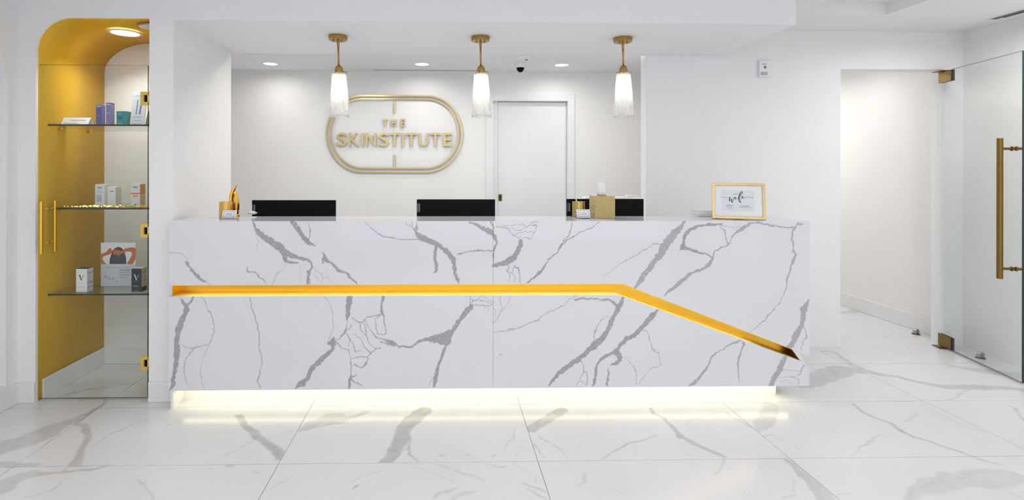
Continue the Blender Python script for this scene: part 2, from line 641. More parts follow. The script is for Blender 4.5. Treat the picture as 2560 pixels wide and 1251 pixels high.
DESK_VEINS = parse(5, '''
620,335,10 640,390,30 690,440,45 760,485,50 820,525,55 850,555,50 890,575,38 960,600,25 1015,612,14 1045,640,12 1050,665,12;
830,540,40 850,590,35 855,620,28 900,625,18 945,635,6; 1045,660,8 1025,700,26 1018,745,24 1020,785,20;
895,320,30 930,365,35 960,410,35 990,455,35 1020,485,34 1070,508,8; 1015,345,4 1032,390,6 1030,440,6 1020,470,8;
1130,555,8 1135,590,24 1150,615,22 1190,635,16 1220,670,22 1240,690,24 1290,705,18 1330,745,16 1370,780,12; 1135,600,20 1125,632,10;
10,553,5 90,565,5 145,610,4; 135,630,20 165,675,18 200,720,24 240,755,24 268,770,12; 268,770,4 315,795,4;
580,655,3 570,698,10 630,700,7 665,735,8 700,760,8 712,785,6; @.7 860,650,3 830,690,4 790,715,7 780,745,6 755,785,6;
@.7 1060,675,4 1110,710,4 1130,740,4 1110,785,4; @.7 1110,710,4 1150,690,3; @.7 1060,720,4 1090,750,4 1085,785,4; @.7 1130,740,3 1165,735,3 1195,783,3;
@.4 640,420,4 655,480,4 640,540,4; @.4 960,660,4 965,720,4 970,780,4;
1435,335,3 1480,380,7 1530,420,7 1580,445,6 1680,462,6 1790,465,7 1840,470,8;
1725,330,5 1735,360,5 1775,370,5 1800,405,14 1830,435,45 1855,455,50 1900,475,36 1960,500,34 2010,535,34 2050,580,36 2075,610,34 2085,660,30 2088,710,30 2105,750,24 2112,778,16;
1770,330,4 1775,365,4; 1810,330,4 1810,385,20; 1950,500,20 1940,560,22 1940,610,22 1952,650,22 1950,690,20 1930,700,8;
2100,568,6 2150,560,8 2250,545,10 2310,548,9 2365,545,8; 2190,335,10 2240,350,24 2300,385,26 2350,415,30 2372,440,28;
''') + parse(6, '''
0,410,30 30,430,34 55,460,26 65,510,14 50,560,12 45,590,12 42,660,10; 20,345,8 35,380,8 45,405,10;
245,490,20 250,530,34 225,580,36 190,630,40 140,660,40 90,670,34 42,685,30;
60,390,4 140,395,5 190,450,6 230,470,6 250,500,8; 130,390,4 240,415,4 290,395,4 320,370,4 375,380,8 360,420,4 330,480,4 250,465,4;
190,445,4 240,430,4 350,425,4; 290,395,3 270,370,3 190,375,3 60,385,3; 320,370,3 330,355,3 375,350,8;
160,690,5 150,730,5 170,770,5 155,815,4; 200,690,6 230,700,8 240,760,8 245,815,6; 200,700,5 180,740,5 205,780,5 195,815,5; 180,740,5 145,720,5;
640,345,5 640,400,6 610,460,6 570,505,8 550,540,12;
850,350,5 790,395,6 720,420,8 660,460,8 590,500,8 555,540,14 535,575,10 490,610,9 460,640,8 435,680,14 420,710,18 370,760,20 330,790,18 295,818,10;
@.7 865,790,3 940,720,5 1040,650,6 1150,590,6 1230,540,7 1285,512,9 1320,520,10 1340,530,12;
@.85 1495,350,24 1460,400,44 1410,450,60 1370,500,60 1340,550,56 1320,590,54 1270,650,46 1230,700,42 1190,755,40 1160,800,42 1125,850,26;
1790,370,6 1740,370,16 1680,370,22 1600,385,20 1540,410,24 1500,450,24 1490,500,22 1485,545,34 1530,555,24 1580,575,20 1640,590,14 1690,610,14 1715,630,12; 1485,545,20 1460,570,6;
@.85 1780,355,5 1770,390,8 1810,430,8 1810,480,8 1835,530,10 1780,545,10 1735,570,12 1715,610,14 1710,640,22 1680,680,26 1640,710,24 1560,740,20 1525,755,24 1480,800,30 1420,850,26 1370,885,20 1340,915,8;
@.85 1835,530,8 1850,480,8 1880,440,14 1920,415,28 1960,385,26 2000,360,18 2060,358,14 2140,375,12 2220,385,12 2320,398,12 2345,385,12 2360,368,16 2395,365,12;
@.6 1770,380,6 1830,385,5 1880,400,5 1905,420,6; @.6 1880,350,4 1890,385,4; @.6 1920,350,4 1900,400,5;
@.8 2340,395,10 2320,420,16 2318,470,12 2325,530,12 2325,570,14 2345,600,18 2325,650,18 2310,690,16 2290,760,12 2275,810,12
''') + parse(0, '''
@.8 2245,0,8 2220,60,8 2222,120,10 2195,180,8 2165,240,8 2130,280,7 2080,330,8 2060,365,6 2025,385,6 2000,420,6 1955,445,4;
@.85 2385,215,20 2350,280,50 2345,350,36 2335,400,34 2300,460,44 2270,520,46 2245,560,40; @.7 2335,400,6 2365,430,8 2370,480,10 2345,520,8 2330,590,6;
@.85 2220,625,30 2190,680,40 2165,740,40 2125,800,40 2105,848,36; @.7 2385,690,5 2350,695,16 2330,740,8 2310,770,8; @.6 2205,730,5 2270,735,5 2330,740,6;
@.6 2170,790,4 2210,780,4 2270,785,5 2315,800,6 2305,845,7; @.5 2170,815,4 2230,810,4 2260,845,4;
1010,185,20 980,250,34 950,310,34 920,370,34 890,440,40 850,500,46 800,540,50 750,585,38 690,640,32 630,680,38 570,720,40 520,765,22 480,815,18 455,848,14;
1265,285,12 1230,320,40 1185,370,36 1140,420,34 1100,465,34 1040,495,34 1000,530,30 965,575,20 930,600,18 870,630,24 830,665,20 812,690,14 800,740,20 795,800,22 785,848,20;
950,595,40 975,620,36 980,660,34 950,685,24 915,697,6; @.7 1010,640,5 1050,660,5 1085,710,6 1105,760,6 1105,840,5; 980,660,8 1000,640,6;
900,725,8 895,770,16 882,848,14; @.7 1150,425,8 1185,450,7 1205,510,7 1225,570,8 1270,610,6 1285,700,6 1225,710,5 1190,745,4 1160,780,4 1120,840,4;
@.8 690,650,8 715,700,6 705,740,10 735,745,8 740,790,8 725,845,7; @.8 705,745,6 680,810,6 660,848,6; @.8 690,815,4 715,825,4;
650,210,16 700,200,16 770,200,10 840,205,10 900,210,14 940,235,20 960,265,20;
@.8 660,180,4 610,205,6 575,240,6 530,270,6 480,290,6 400,330,7 370,360,8 290,390,7 220,425,7 130,435,6 60,448,6 38,455,5;
@.8 915,340,4 880,332,4 840,360,6 820,390,6 800,440,7 785,490,7 790,520,6;
@.85 1880,515,10 1830,530,16 1780,550,12 1750,578,8 1700,600,10 1665,640,14 1645,680,12 1620,730,20 1580,780,22 1540,825,22 1500,848,12;
@.85 1905,530,16 1895,570,14 1880,610,16 1860,680,12 1865,740,12 1872,815,5;
@.8 100,175,5 85,215,5 100,260,5 95,300,6 70,350,5 38,382,5; @.7 170,180,4 150,230,4 95,300,4; @.7 40,265,4 60,290,4 45,320,4 75,345,4; 90,620,8 100,622,8
''') + parse(9, '''
150,190,10 170,225,20 195,250,34 200,280,40 180,330,38 155,380,44 140,430,46 130,480,36 125,540,44 125,600,40 125,660,36 110,730,30 95,800,34 100,840,28 75,880,16; 245,190,16 235,225,18 200,250,20;
@.75 315,190,7 345,250,7 375,310,7 400,380,8 400,440,8 385,500,7 365,545,7 300,555,7 255,570,9 205,565,6 155,545,4; @.6 370,545,7 350,590,6 320,640,5 305,690,4 300,770,4 330,870,3; @.7 255,570,9 215,620,9 195,650,7 175,715,9 185,770,6 210,850,4;
@.85 670,190,7 680,260,8 705,330,8 735,440,9 735,560,9 755,630,7 755,690,7 740,770,8 725,820,10 745,860,7;
1290,490,16 1280,530,55 1290,570,20 1250,610,32 1200,650,40 1160,690,40 1120,740,34 1095,800,30 1060,830,46 1010,865,12; @.7 1220,180,6 1265,235,5 1285,300,5 1290,400,5 1270,470,6 1260,500,10;
1410,180,36 1405,240,38 1400,290,36 1400,330,24 1390,355,16; 1430,345,7 1480,370,8 1510,370,6 1530,345,6 1650,320,8;
1660,180,16 1655,240,14 1650,300,20 1665,340,8 1678,420,8 1680,465,7 1615,465,7 1600,350,5 1650,320,5;
1525,350,6 1560,420,6 1600,480,7 1660,500,8 1690,510,24 1720,530,44 1770,553,14 1830,560,14 1880,555,16 1930,520,22 1990,500,26 2050,500,60 2110,510,80 2140,520,60 2130,550,24;
2100,480,50 2150,470,66 2185,440,28 2210,390,30 2240,345,32 2290,285,44 2320,260,30 2310,235,6;
2130,555,20 2115,580,22 2090,640,20 2070,710,22 2055,770,30 2045,820,26 2043,852,22; 2030,790,5 2000,840,4;
1400,360,6 1390,410,6 1370,455,12 1320,510,7 1300,500,6; 1370,455,8 1420,410,7 1430,400,5; 1300,520,6 1360,570,6 1410,585,6 1420,650,6 1420,770,7 1410,800,22 1408,858,18; 1410,500,5 1405,560,5;
1380,450,6 1440,540,6 1460,600,5; 1485,370,6 1490,430,6 1540,480,6 1545,520,6 1600,570,6 1640,565,6; 1440,460,5 1490,500,5 1530,570,6 1570,605,8; 1510,370,6 1530,420,6 1540,480,6;
1420,650,6 1500,630,7 1545,640,6 1575,605,7 1605,575,6; 1550,640,6 1530,690,8 1500,715,7 1440,690,5; 1440,590,4 1500,585,4; 1420,790,8 1460,770,6; 1420,800,8 1510,855,4; 1640,520,10 1660,525,10 1700,545,10;
2305,180,5 2310,230,5 2340,215,5 2400,180,4; 2310,210,4 2400,215,5 2470,240,5; 2400,180,4 2480,230,4; 2310,245,5 2460,250,5; 2400,235,4 2460,285,4
''')

FLOOR_VEINS_SHADE = parse('a', '''
@.75 800,120,14 745,205,30 640,260,50; @.5 745,205,20 640,260,60 560,300,110 440,345,170 330,400,220 200,450,240 80,490,240 0,520,240 -120,560,260;
@.8 800,120,8 745,205,12 690,235,12 600,290,12 470,335,12 330,375,12 160,430,12 0,460,12; @.6 560,330,30 620,340,60 640,390,60 660,430,50 640,480,50 610,530,50 590,570,70 560,630,90;
@.8 640,330,10 655,380,10 665,430,14 640,480,12 600,545,12; @.6 820,645,8 700,675,30 560,675,30 450,690,30 340,700,40 230,720,60; @.5 340,700,40 230,700,90 120,740,150 0,800,220 -100,850,240; @.5 0,630,90 130,640,70 280,630,30;
@.8 820,645,6 640,640,8 540,640,8 450,690,10; @.5 1180,255,6 1070,300,10 960,340,10 890,375,12 790,430,10 690,490,6; @.5 1020,750,12 1080,790,12 1120,850,14 1130,896,14; @.5 150,890,8 300,850,10 400,815,14 450,770,6;
@.8 1775,270,50 1830,330,50 1870,380,70 1930,440,80 2000,490,80 2060,550,90 2095,580,90; @.5 2240,370,40 2330,330,110 2450,290,140 2520,275,130; @.7 2240,385,12 2330,360,16 2450,340,16 2560,320,16;
@.4 1660,575,6 1760,520,8 1890,460,6; @.4 2070,420,8 2190,370,12; @.4 220,580,8 300,520,10 400,440,20; @.4 2000,820,6 2080,770,8 2170,715,8; @.5 1880,680,14 1915,700,10;
@.7 1255,337,14 1262,337,14; @.5 820,475,10 826,475,10; @.5 1700,640,30 1740,635,30; @.4 1370,815,12 1375,815,12
''') + parse('b', '''
@.5 -40,320,100 0,300,110 100,280,60 240,240,30; @.75 660,225,110 580,290,130 520,340,130 490,390,120 480,440,120 460,490,110 430,550,110 380,600,120; @.8 530,490,14 550,550,14 620,612,10; @.7 450,340,10 430,400,12 415,470,12 400,530,12 330,605,10; @.7 545,420,12 545,470,12 520,520,10;
@.7 1445,370,90 1500,340,100 1560,310,100 1620,270,90 1690,225,70; @.6 1490,480,14 1520,530,14 1570,580,8; @.6 1490,410,10 1560,455,12 1640,500,8 1740,595,8; @.5 1350,485,6 1440,540,10; @.3 1330,350,14 1320,430,16 1250,530,10;
@.7 2345,210,20 2360,250,24 2440,290,30 2490,340,30 2540,400,40 2560,430,40; @.6 1990,585,12 2080,530,14 2180,480,24 2290,445,14 2390,415,6; @.3 2210,490,10 2225,560,6;
@.5 720,625,8 850,660,14 980,700,12 1110,750,10; @.4 570,650,6 740,695,8 850,745,8 900,780,8; @.35 720,890,30 760,850,40 840,830,40 910,805,16; @.3 880,880,40 960,840,40 1050,830,20;
@.6 1110,620,6 1240,655,14; @.6 1400,770,14 1480,800,20 1570,830,10; @.6 1420,805,8 1500,850,14 1560,890,10; @.4 110,765,8 230,710,10 390,665,8; @.4 1250,615,8 1330,640,8 1430,680,10;
@.5 510,628,12 540,632,10; @.6 130,810,16 165,790,24; @.5 770,568,20 800,560,16; @.5 970,568,16 995,560,14; @.5 1160,565,16 1185,557,12; @.5 740,366,14 745,366,14; @.3 1500,720,14 1495,760,10; @.3 1860,700,24 1840,770,20 1800,800,10; @.3 1330,550,12 1370,580,10; @.4 265,327,10 270,327,10; @.4 1055,272,12 1060,272,12;
@.3 2080,820,10 2160,870,8; @.3 1665,610,8 1730,660,8; @.3 1870,240,8 1890,320,10; @.25 1540,490,10 1640,510,8 1720,530,6; @.25 1850,470,10 1800,540,8
''') + parse('c', '''
@.7 0,640,36 50,690,40 130,735,36 200,770,40 280,815,40 390,865,30;
@.7 1325,465,12 1390,525,26 1480,570,20 1590,610,26 1680,675,34 1750,705,30 1850,735,24 1960,775,24 2100,820,24 2250,875,20 2410,915,10;
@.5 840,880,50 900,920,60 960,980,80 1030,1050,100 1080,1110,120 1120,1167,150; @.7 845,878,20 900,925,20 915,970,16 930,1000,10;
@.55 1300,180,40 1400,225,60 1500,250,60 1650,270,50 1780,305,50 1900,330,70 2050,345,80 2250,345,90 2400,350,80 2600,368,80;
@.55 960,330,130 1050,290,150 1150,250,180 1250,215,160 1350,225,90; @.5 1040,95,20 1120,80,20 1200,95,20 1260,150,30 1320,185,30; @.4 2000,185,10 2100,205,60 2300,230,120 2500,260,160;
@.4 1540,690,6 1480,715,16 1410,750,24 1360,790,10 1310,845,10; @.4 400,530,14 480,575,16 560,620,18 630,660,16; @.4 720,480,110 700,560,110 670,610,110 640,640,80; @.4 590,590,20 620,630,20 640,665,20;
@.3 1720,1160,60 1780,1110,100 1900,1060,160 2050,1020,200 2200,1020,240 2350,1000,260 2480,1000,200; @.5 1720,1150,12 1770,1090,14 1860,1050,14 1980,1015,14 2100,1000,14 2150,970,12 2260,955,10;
@.4 2280,1040,8 2400,1090,10 2560,1150,10; @.5 2450,480,10 2500,500,24 2520,550,14 2560,590,20; @.5 1880,450,6 1990,440,10 2070,420,14 2110,375,12 2190,360,6;
@.35 1920,525,8 2040,590,10 2150,630,8 2280,670,14; @.3 860,1000,8 890,1030,14 880,1120,12 800,1145,16; @.4 510,1095,8 570,1130,8; @.4 390,880,14 370,920,14 310,980,12;
@.3 860,755,8 930,800,10; @.3 100,635,8 150,590,10 300,540,12; @.3 640,720,30 720,690,20 830,740,8; @.3 1200,1130,12 1330,1112,8; @.25 1700,600,30 1780,540,30; @.6 2250,323,8 2255,323,8; @.35 920,525,6 1000,590,6
''') + parse('d', '''
@.5 380,990,20 480,965,26 620,945,14 740,930,10 860,928,8; @.4 400,920,8 450,945,8 540,945,6; @.3 700,840,20 740,838,10
''') + parse('e', '''
@.45 460,545,40 540,530,70 640,555,30; @.3 460,570,8 600,590,10 800,635,10 980,670,10; @.3 470,685,14 490,683,10; @.35 750,825,5 900,830,5 1100,828,5
''')  # the broad grey band right of the desk also takes in painted shade


def vnoise(x, y, seed=0):
    xi, yi = np.floor(x).astype(np.int64), np.floor(y).astype(np.int64)
    xf, yf = x - xi, y - yi
    xf, yf = xf * xf * (3 - 2 * xf), yf * yf * (3 - 2 * yf)

    def h(a, b):
        n = (a * 374761393 + b * 668265263 + seed * 974634777) & 0x7fffffff
        n = ((n ^ (n >> 13)) * 1274126177) & 0x7fffffff
        return ((n ^ (n >> 16)) & 0xffff) / 65535.0
    a, b, c, d = h(xi, yi), h(xi + 1, yi), h(xi, yi + 1), h(xi + 1, yi + 1)
    return (a * (1 - xf) + b * xf) * (1 - yf) + (c * (1 - xf) + d * xf) * yf


def to_world(veins, desk):
    out = []
    for pts, op in veins:
        q = []
        for x, y, w in pts:
            p = P(x, y, Y=Y_DESK) if desk else P(x, y, Z=0.0)
            q.append((p.x, p.z if desk else p.y, w / px_per_m(p)))
        out.append((q, op))
    return out


WV_DESK = to_world(DESK_VEINS, True)
WV_FLOOR = to_world(FLOOR_VEINS_SHADE, False)


def vein_field(u, v, veins, aa, jag, nsc, minw=0.0022, spots=True, soft=0.0):
    val = np.zeros_like(u)
    wob_u = (vnoise(u * nsc, v * nsc, 1) - 0.5) * jag + (vnoise(u * nsc * 2.2, v * nsc * 2.2, 2) - 0.5) * jag * 0.45
    wob_v = (vnoise(u * nsc, v * nsc, 3) - 0.5) * jag + (vnoise(u * nsc * 2.2, v * nsc * 2.2, 4) - 0.5) * jag * 0.45
    edge = (vnoise(u * nsc * 1.9, v * nsc * 1.9, 5) - 0.5)
    sp = vnoise(u * 170, v * 170, 6)
    uu, vv = u + wob_u, v + wob_v
    lo_u, hi_u, lo_v, hi_v = uu.min(), uu.max(), vv.min(), vv.max()
    for pts, op in veins:
        for (x0, y0, w0), (x1, y1, w1) in zip(pts[:-1], pts[1:]):
            m = max(w0, w1, minw) * 0.75 + 0.006
            bx0, bx1, by0, by1 = min(x0, x1) - m, max(x0, x1) + m, min(y0, y1) - m, max(y0, y1) + m
            if bx1 < lo_u or bx0 > hi_u or by1 < lo_v or by0 > hi_v:
                continue
            k = np.nonzero((uu > bx0) & (uu < bx1) & (vv > by0) & (vv < by1))[0]
            if not len(k):
                continue
            dx, dy = x1 - x0, y1 - y0
            L2 = dx * dx + dy * dy + 1e-12
            t = np.clip(((uu[k] - x0) * dx + (vv[k] - y0) * dy) / L2, 0, 1)
            d = np.hypot(uu[k] - x0 - t * dx, vv[k] - y0 - t * dy)
            w = np.maximum(w0 + (w1 - w0) * t, minw)
            hw = w * 0.5 * (1 + 0.35 * edge[k])
            a = np.clip((hw - d) / (aa + soft * w) + 0.5, 0, 1) * op
            if spots:
                big = np.clip((w - 0.008) / 0.008, 0, 1)
                a = a * (1 - 0.8 * big * np.clip((sp[k] - 0.87) / 0.06, 0, 1))
            val[k] = np.maximum(val[k], a)
    return val


def mesh_np(name, verts, quads, mat_, parent, attr=None, extra=None):
    """fast mesh from arrays; extra is an MB with the plain remaining faces"""
    verts = np.asarray(verts, dtype=np.float64)
    M = WM.get(parent.name) if parent is not None else None
    faces = np.asarray(quads, dtype=np.int32)
    n0 = len(verts)
    ev = np.array(extra.v, dtype=np.float64).reshape(-1, 3) if extra else np.zeros((0, 3))
    allv = np.vstack([verts, ev])
    if M is not None:
        off = M.translation
        allv = allv - np.array(off)
    loops = list(faces.ravel())
    starts = list(range(0, 4 * len(faces), 4))
    tot = [4] * len(faces)
    if extra:
        for f in extra.f:
            starts.append(len(loops))
            tot.append(len(f))
            loops += [n0 + i for i in f]
    me = bpy.data.meshes.new(name)
    me.vertices.add(len(allv))
    me.vertices.foreach_set('co', allv.astype(np.float32).ravel())
    me.loops.add(len(loops))
    me.loops.foreach_set('vertex_index', np.array(loops, dtype=np.int32))
    me.polygons.add(len(starts))
    me.polygons.foreach_set('loop_start', np.array(starts, dtype=np.int32))
    if attr is not None:
        at = me.attributes.new('vein', 'FLOAT', 'POINT')
        at.data.foreach_set('value', np.concatenate([attr, np.zeros(len(ev))]).astype(np.float32))
    me.update(calc_edges=True)
    me.validate()
    me.materials.append(mat_)
    o = bpy.data.objects.new(name, me)
    col.objects.link(o)
    if parent is not None:
        o.parent = parent
    WM[o.name] = M if M is not None else Matrix.Identity(4)
    return o


# ------------------------------------------------------------------ floor
TX = [XL - 0.05, -1.972, -0.764, 0.442, 1.640, 2.845, XR + 0.05]
TY = [1.26, 1.873, 2.483, 3.092, 3.702, 4.312, 4.922, 5.532, 6.142, 6.6]
G = 0.0013
floor = struct(MB().box(-3.2, XR + 0.1, Y_WIN - 0.1, 6.6, -0.06, -0.0035).build('floor', M_GROUT), 'white marble-look tile floor with grey veining')


def tile(x0, x1, y0, y1, dense):
    e = MB()
    e.add([(x0, y0, 0), (x1, y0, 0), (x1, y1, 0), (x0, y1, 0), (x0, y0, -0.01), (x1, y0, -0.01), (x1, y1, -0.01), (x0, y1, -0.01)],
          [(0, 4, 5, 1), (1, 5, 6, 2), (2, 6, 7, 3), (3, 7, 4, 0)] + ([] if dense else [(0, 1, 2, 3)]))
    if not dense:
        return e.build('floor_tile', M_TILE, floor, recalc=False)
    st = dense
    nu, nv = max(2, int((x1 - x0) / st)), max(2, int((y1 - y0) / st))
    us, vs = np.linspace(x0, x1, nu + 1), np.linspace(y0, y1, nv + 1)
    U, V = np.meshgrid(us, vs)
    u, v = U.ravel(), V.ravel()
    sel = []
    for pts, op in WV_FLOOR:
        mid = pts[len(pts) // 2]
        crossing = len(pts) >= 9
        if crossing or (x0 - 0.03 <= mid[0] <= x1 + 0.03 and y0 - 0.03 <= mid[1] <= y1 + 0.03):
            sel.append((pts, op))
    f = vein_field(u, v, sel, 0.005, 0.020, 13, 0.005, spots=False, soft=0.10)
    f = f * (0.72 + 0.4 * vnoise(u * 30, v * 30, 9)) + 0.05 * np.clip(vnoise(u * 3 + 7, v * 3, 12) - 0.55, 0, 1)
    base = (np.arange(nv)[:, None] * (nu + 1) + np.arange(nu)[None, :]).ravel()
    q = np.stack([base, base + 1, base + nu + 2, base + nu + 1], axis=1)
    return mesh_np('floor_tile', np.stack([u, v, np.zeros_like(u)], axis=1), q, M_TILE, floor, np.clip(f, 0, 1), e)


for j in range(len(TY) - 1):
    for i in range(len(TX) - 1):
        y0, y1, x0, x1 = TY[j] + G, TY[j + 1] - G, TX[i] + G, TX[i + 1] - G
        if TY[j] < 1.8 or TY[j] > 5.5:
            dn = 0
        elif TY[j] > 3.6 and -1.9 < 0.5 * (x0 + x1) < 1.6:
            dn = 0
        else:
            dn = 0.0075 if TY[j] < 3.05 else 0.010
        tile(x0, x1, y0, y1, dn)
tile(XL - 0.05, XR + 0.05, Y_WIN - 0.05, TY[0] - G, 0)

# ------------------------------------------------------------------ lobby shell
# left wall with an arched marble recess
zr = 2.17
a_y1 = 3.085
hole = arch(1.75, a_y1, 0.135, zr, 0.30, 0.30)
wl = MB().plate([(Y_WIN, 0), (Y_COL, 0), (Y_COL, Z_CEIL), (Y_WIN, Z_CEIL)], [hole], lambda u, v, w: (XL - w, u, v), 0.10).build('wall_left', M_WALL)
struct(wl, 'plain white side wall with an arched recess')
rp = MB().plate(arch(1.70, a_y1 + 0.05, 0.10, zr + 0.05, 0.34, 0.34), [], lambda u, v, w: (XL - 0.035 - w, u, v), 0.03).build('recess_panel', M_TILE, wl)
MB().tube([(XL - 0.034, 2.75, 1.68), (XL - 0.034, 2.93, 1.80), (XL - 0.034, 3.08, 1.925)], 0.0022, 6).build('panel_vein', M_MGREY, rp)
struct(MB().box(XL, XL + 0.012, Y_WIN, Y_COL, 0, 0.118).build('baseboard_left', M_TRIM, bevel=0.004))
# right wall and the wall behind the camera with its window
struct(MB().box(XR, XR + 0.1, Y_WIN, 6.6, 0, Z_CEIL).build('wall_right', M_WARM), 'plain white wall that runs from the lobby into the passage')
struct(MB().box(XR - 0.012, XR, Y_GREY + 0.12, 6.6, 0, 0.135).build('baseboard_right', M_TRIM, bevel=0.004))
win = [(-1.75, 0.25), (3.75, 0.25), (3.75, 2.35), (-1.75, 2.35)]
struct(MB().plate([(XL - .1, 0), (XR + .1, 0), (XR + .1, Z_CEIL), (XL - .1, Z_CEIL)], [win], lambda u, v, w: (u, Y_WIN - w, v), 0.12).build('wall_front', M_WALL))
w1 = struct(MB().plate([(-1.75, 0.25), (3.75, 0.25), (3.75, 2.35), (-1.75, 2.35)], [[(-1.70, 0.30), (0.98, 0.30), (0.98, 2.30), (-1.70, 2.30)], [(1.02, 0.30), (3.70, 0.30), (3.70, 2.30), (1.02, 2.30)]],
                       lambda u, v, w: (u, Y_WIN - 0.03 - w, v), 0.05).build('window_1', M_TRIM))
MB().box(-1.70, 0.98, Y_WIN - 0.058, Y_WIN - 0.052, 0.30, 2.30).build('pane', M_GLASS, w1)
MB().box(1.02, 3.70, Y_WIN - 0.058, Y_WIN - 0.052, 0.30, 2.30).build('pane', M_GLASS, w1)

# lobby ceiling with a shallow coffer over the entrance side
cfar = P(2100, 36, Z=Z_CEIL).y
cx0, cx1 = P(2000, 36, Z=Z_CEIL).x, P(2219, 36, Z=Z_CEIL).x
ceil = struct(MB().plate([(XL - .1, Y_WIN - .1), (XR + .1, Y_WIN - .1), (XR + .1, Y_GREY + .12), (XL - .1, Y_GREY + .12)], [[(cx0, 2.2), (cx1, 2.2), (cx1, cfar), (cx0, cfar)]],
                         lambda u, v, w: (u, v, Z_CEIL + w), 0.06).build('ceiling', M_CEIL), 'white lobby ceiling with a shallow rectangular coffer')
cof = MB()
cof.box(cx0 - .02, cx1 + .02, 2.18, cfar + .02, 2.53, 2.56)
cof.build('coffer_lid', M_WARM, ceil)
cof = MB()
cof.box(cx0 - .02, cx0, 2.18, cfar + .02, Z_CEIL + .06, 2.53).box(cx1, cx1 + .02, 2.18, cfar + .02, Z_CEIL + .06, 2.53)
cof.box(cx0, cx1, cfar, cfar + .02, Z_CEIL + .06, 2.53).box(cx0, cx1, 2.18, 2.2, Z_CEIL + .06, 2.53)
cof.build('coffer_side', M_WARM, ceil)

# wall with the product niche: arched on the left, square against the pilaster
NX0, NX1 = P(89, 500, Y=Y_COL).x, P(373, 500, Y=Y_COL).x
NZ = P(300, 45, Y=Y_COL).z
nr_u, nr_v = 86 / 420.0, 82 / 420.0
niche = arch(NX0, NX1, -0.01, NZ, nr_u, nr_v, right=False)
outer = [(XL, 0), (NX0, 0)] + niche[2:][::-1] + [(NX1, 0), (X_RET, 0), (X_RET, Z_CEIL), (XL, Z_CEIL)]
# outline with the opening cut from below
outline = [(XL, 0.0), (NX0, 0.0)] + [p for p in niche[::-1] if p[1] > 0][0:] + [(NX1, 0.0), (X_RET, 0.0), (X_RET, Z_CEIL), (XL, Z_CEIL)]
wn = MB().plate(outline, [], lambda u, v, w: (u, Y_COL + w, v), 0.018).build('wall_niche', M_WALL)
struct(wn, 'white wall panel around the arched product niche')
for xa, xb in ((XL, NX0), (NX1, X_RET + 0.0)):
    struct(MB().box(xa, xb, Y_COL - 0.011, Y_COL, 0, 0.118).build('baseboard_niche', M_TRIM, bevel=0.003))
# pilaster and return wall beside the desk
struct(MB().box(NX1 + 0.03, X_RET, Y_COL + 0.018, Y_STEP, 0, Z_CEIL).build('wall_return', M_WARM), 'warm white return wall between niche and desk')
# fascia and soffit above the desk
struct(MB().box(X_RET, X_SOF, Y_COL, Y_GREY, Z_SOF, Z_CEIL).build('ceiling_soffit', M_WALL), 'white dropped soffit above the reception desk')
# grey wall with the passage
gw = [(X_GREYL, 0), (X_OPEN0, 0), (X_OPEN0, Z_OPEN), (X_OPEN1, Z_OPEN), (X_OPEN1, 0), (XR, 0), (XR, Z_CEIL), (X_GREYL, Z_CEIL)]
struct(MB().plate(gw, [], lambda u, v, w: (u, Y_GREY + w, v), 0.11).build('wall_passage', M_WALL), 'pale grey wall with an open passage beside the desk')

# ------------------------------------------------------------------ niche interior
YN = 3.80
n_ = 16


def nprof(x0, ru, rv, ztop, x1):
    pts = [(x0, 0.0), (x0, ztop - rv)]
    pts += [(x0 + ru - ru * math.cos(a), ztop - rv + rv * math.sin(a)) for a in [math.pi / 2 * i / n_ for i in range(1, n_ + 1)]]
    return pts + [(x1, ztop)]


XN1 = X_RET - 0.05
rb_u, rb_v = 0.33, 0.215
fr_ = nprof(NX0, nr_u, nr_v, NZ, NX1 + 0.02)
bk_ = nprof(NX0, rb_u, rb_v, NZ, NX1 + 0.02)
lin = MB()
vs = [(x, Y_COL + 0.018, z) for x, z in fr_] + [(x, YN, z) for x, z in bk_]
k = len(fr_)
lin.add(vs, [(i, i + 1, k + i + 1, k + i) for i in range(k - 1)])
nl = lin.build('wall_niche_lining', M_GOLDWALL, smooth=True, recalc=False)
nl.modifiers.new('thick', 'SOLIDIFY').thickness = 0.012
nl.modifiers['thick'].offset = 1
struct(nl, 'gold painted side and vaulted top of the niche')
struct(MB().box(NX0 - 0.05, NX1 + 0.06, YN, YN + 0.05, 0, NZ + 0.1).build('wall_niche_back', M_WALL), 'white back panel of the niche')
struct(MB().box(NX1 + 0.021, NX1 + 0.029, Y_COL + 0.02, YN, 0, NZ).build('wall_niche_side', M_GOLDWALL), 'gold side of the niche behind the pilaster')
struct(MB().box(NX0, NX0 + 0.012, Y_COL + 0.05, YN - 0.012, 0, 0.118).build('baseboard_niche_left', M_TRIM, bevel=0.003))
struct(MB().box(NX0, NX1 + 0.02, YN - 0.012, YN, 0, 0.118).build('baseboard_niche_back', M_TRIM, bevel=0.003))

# ------------------------------------------------------------------ staff area behind the desk
XS0, XS1 = -2.35, 2.90
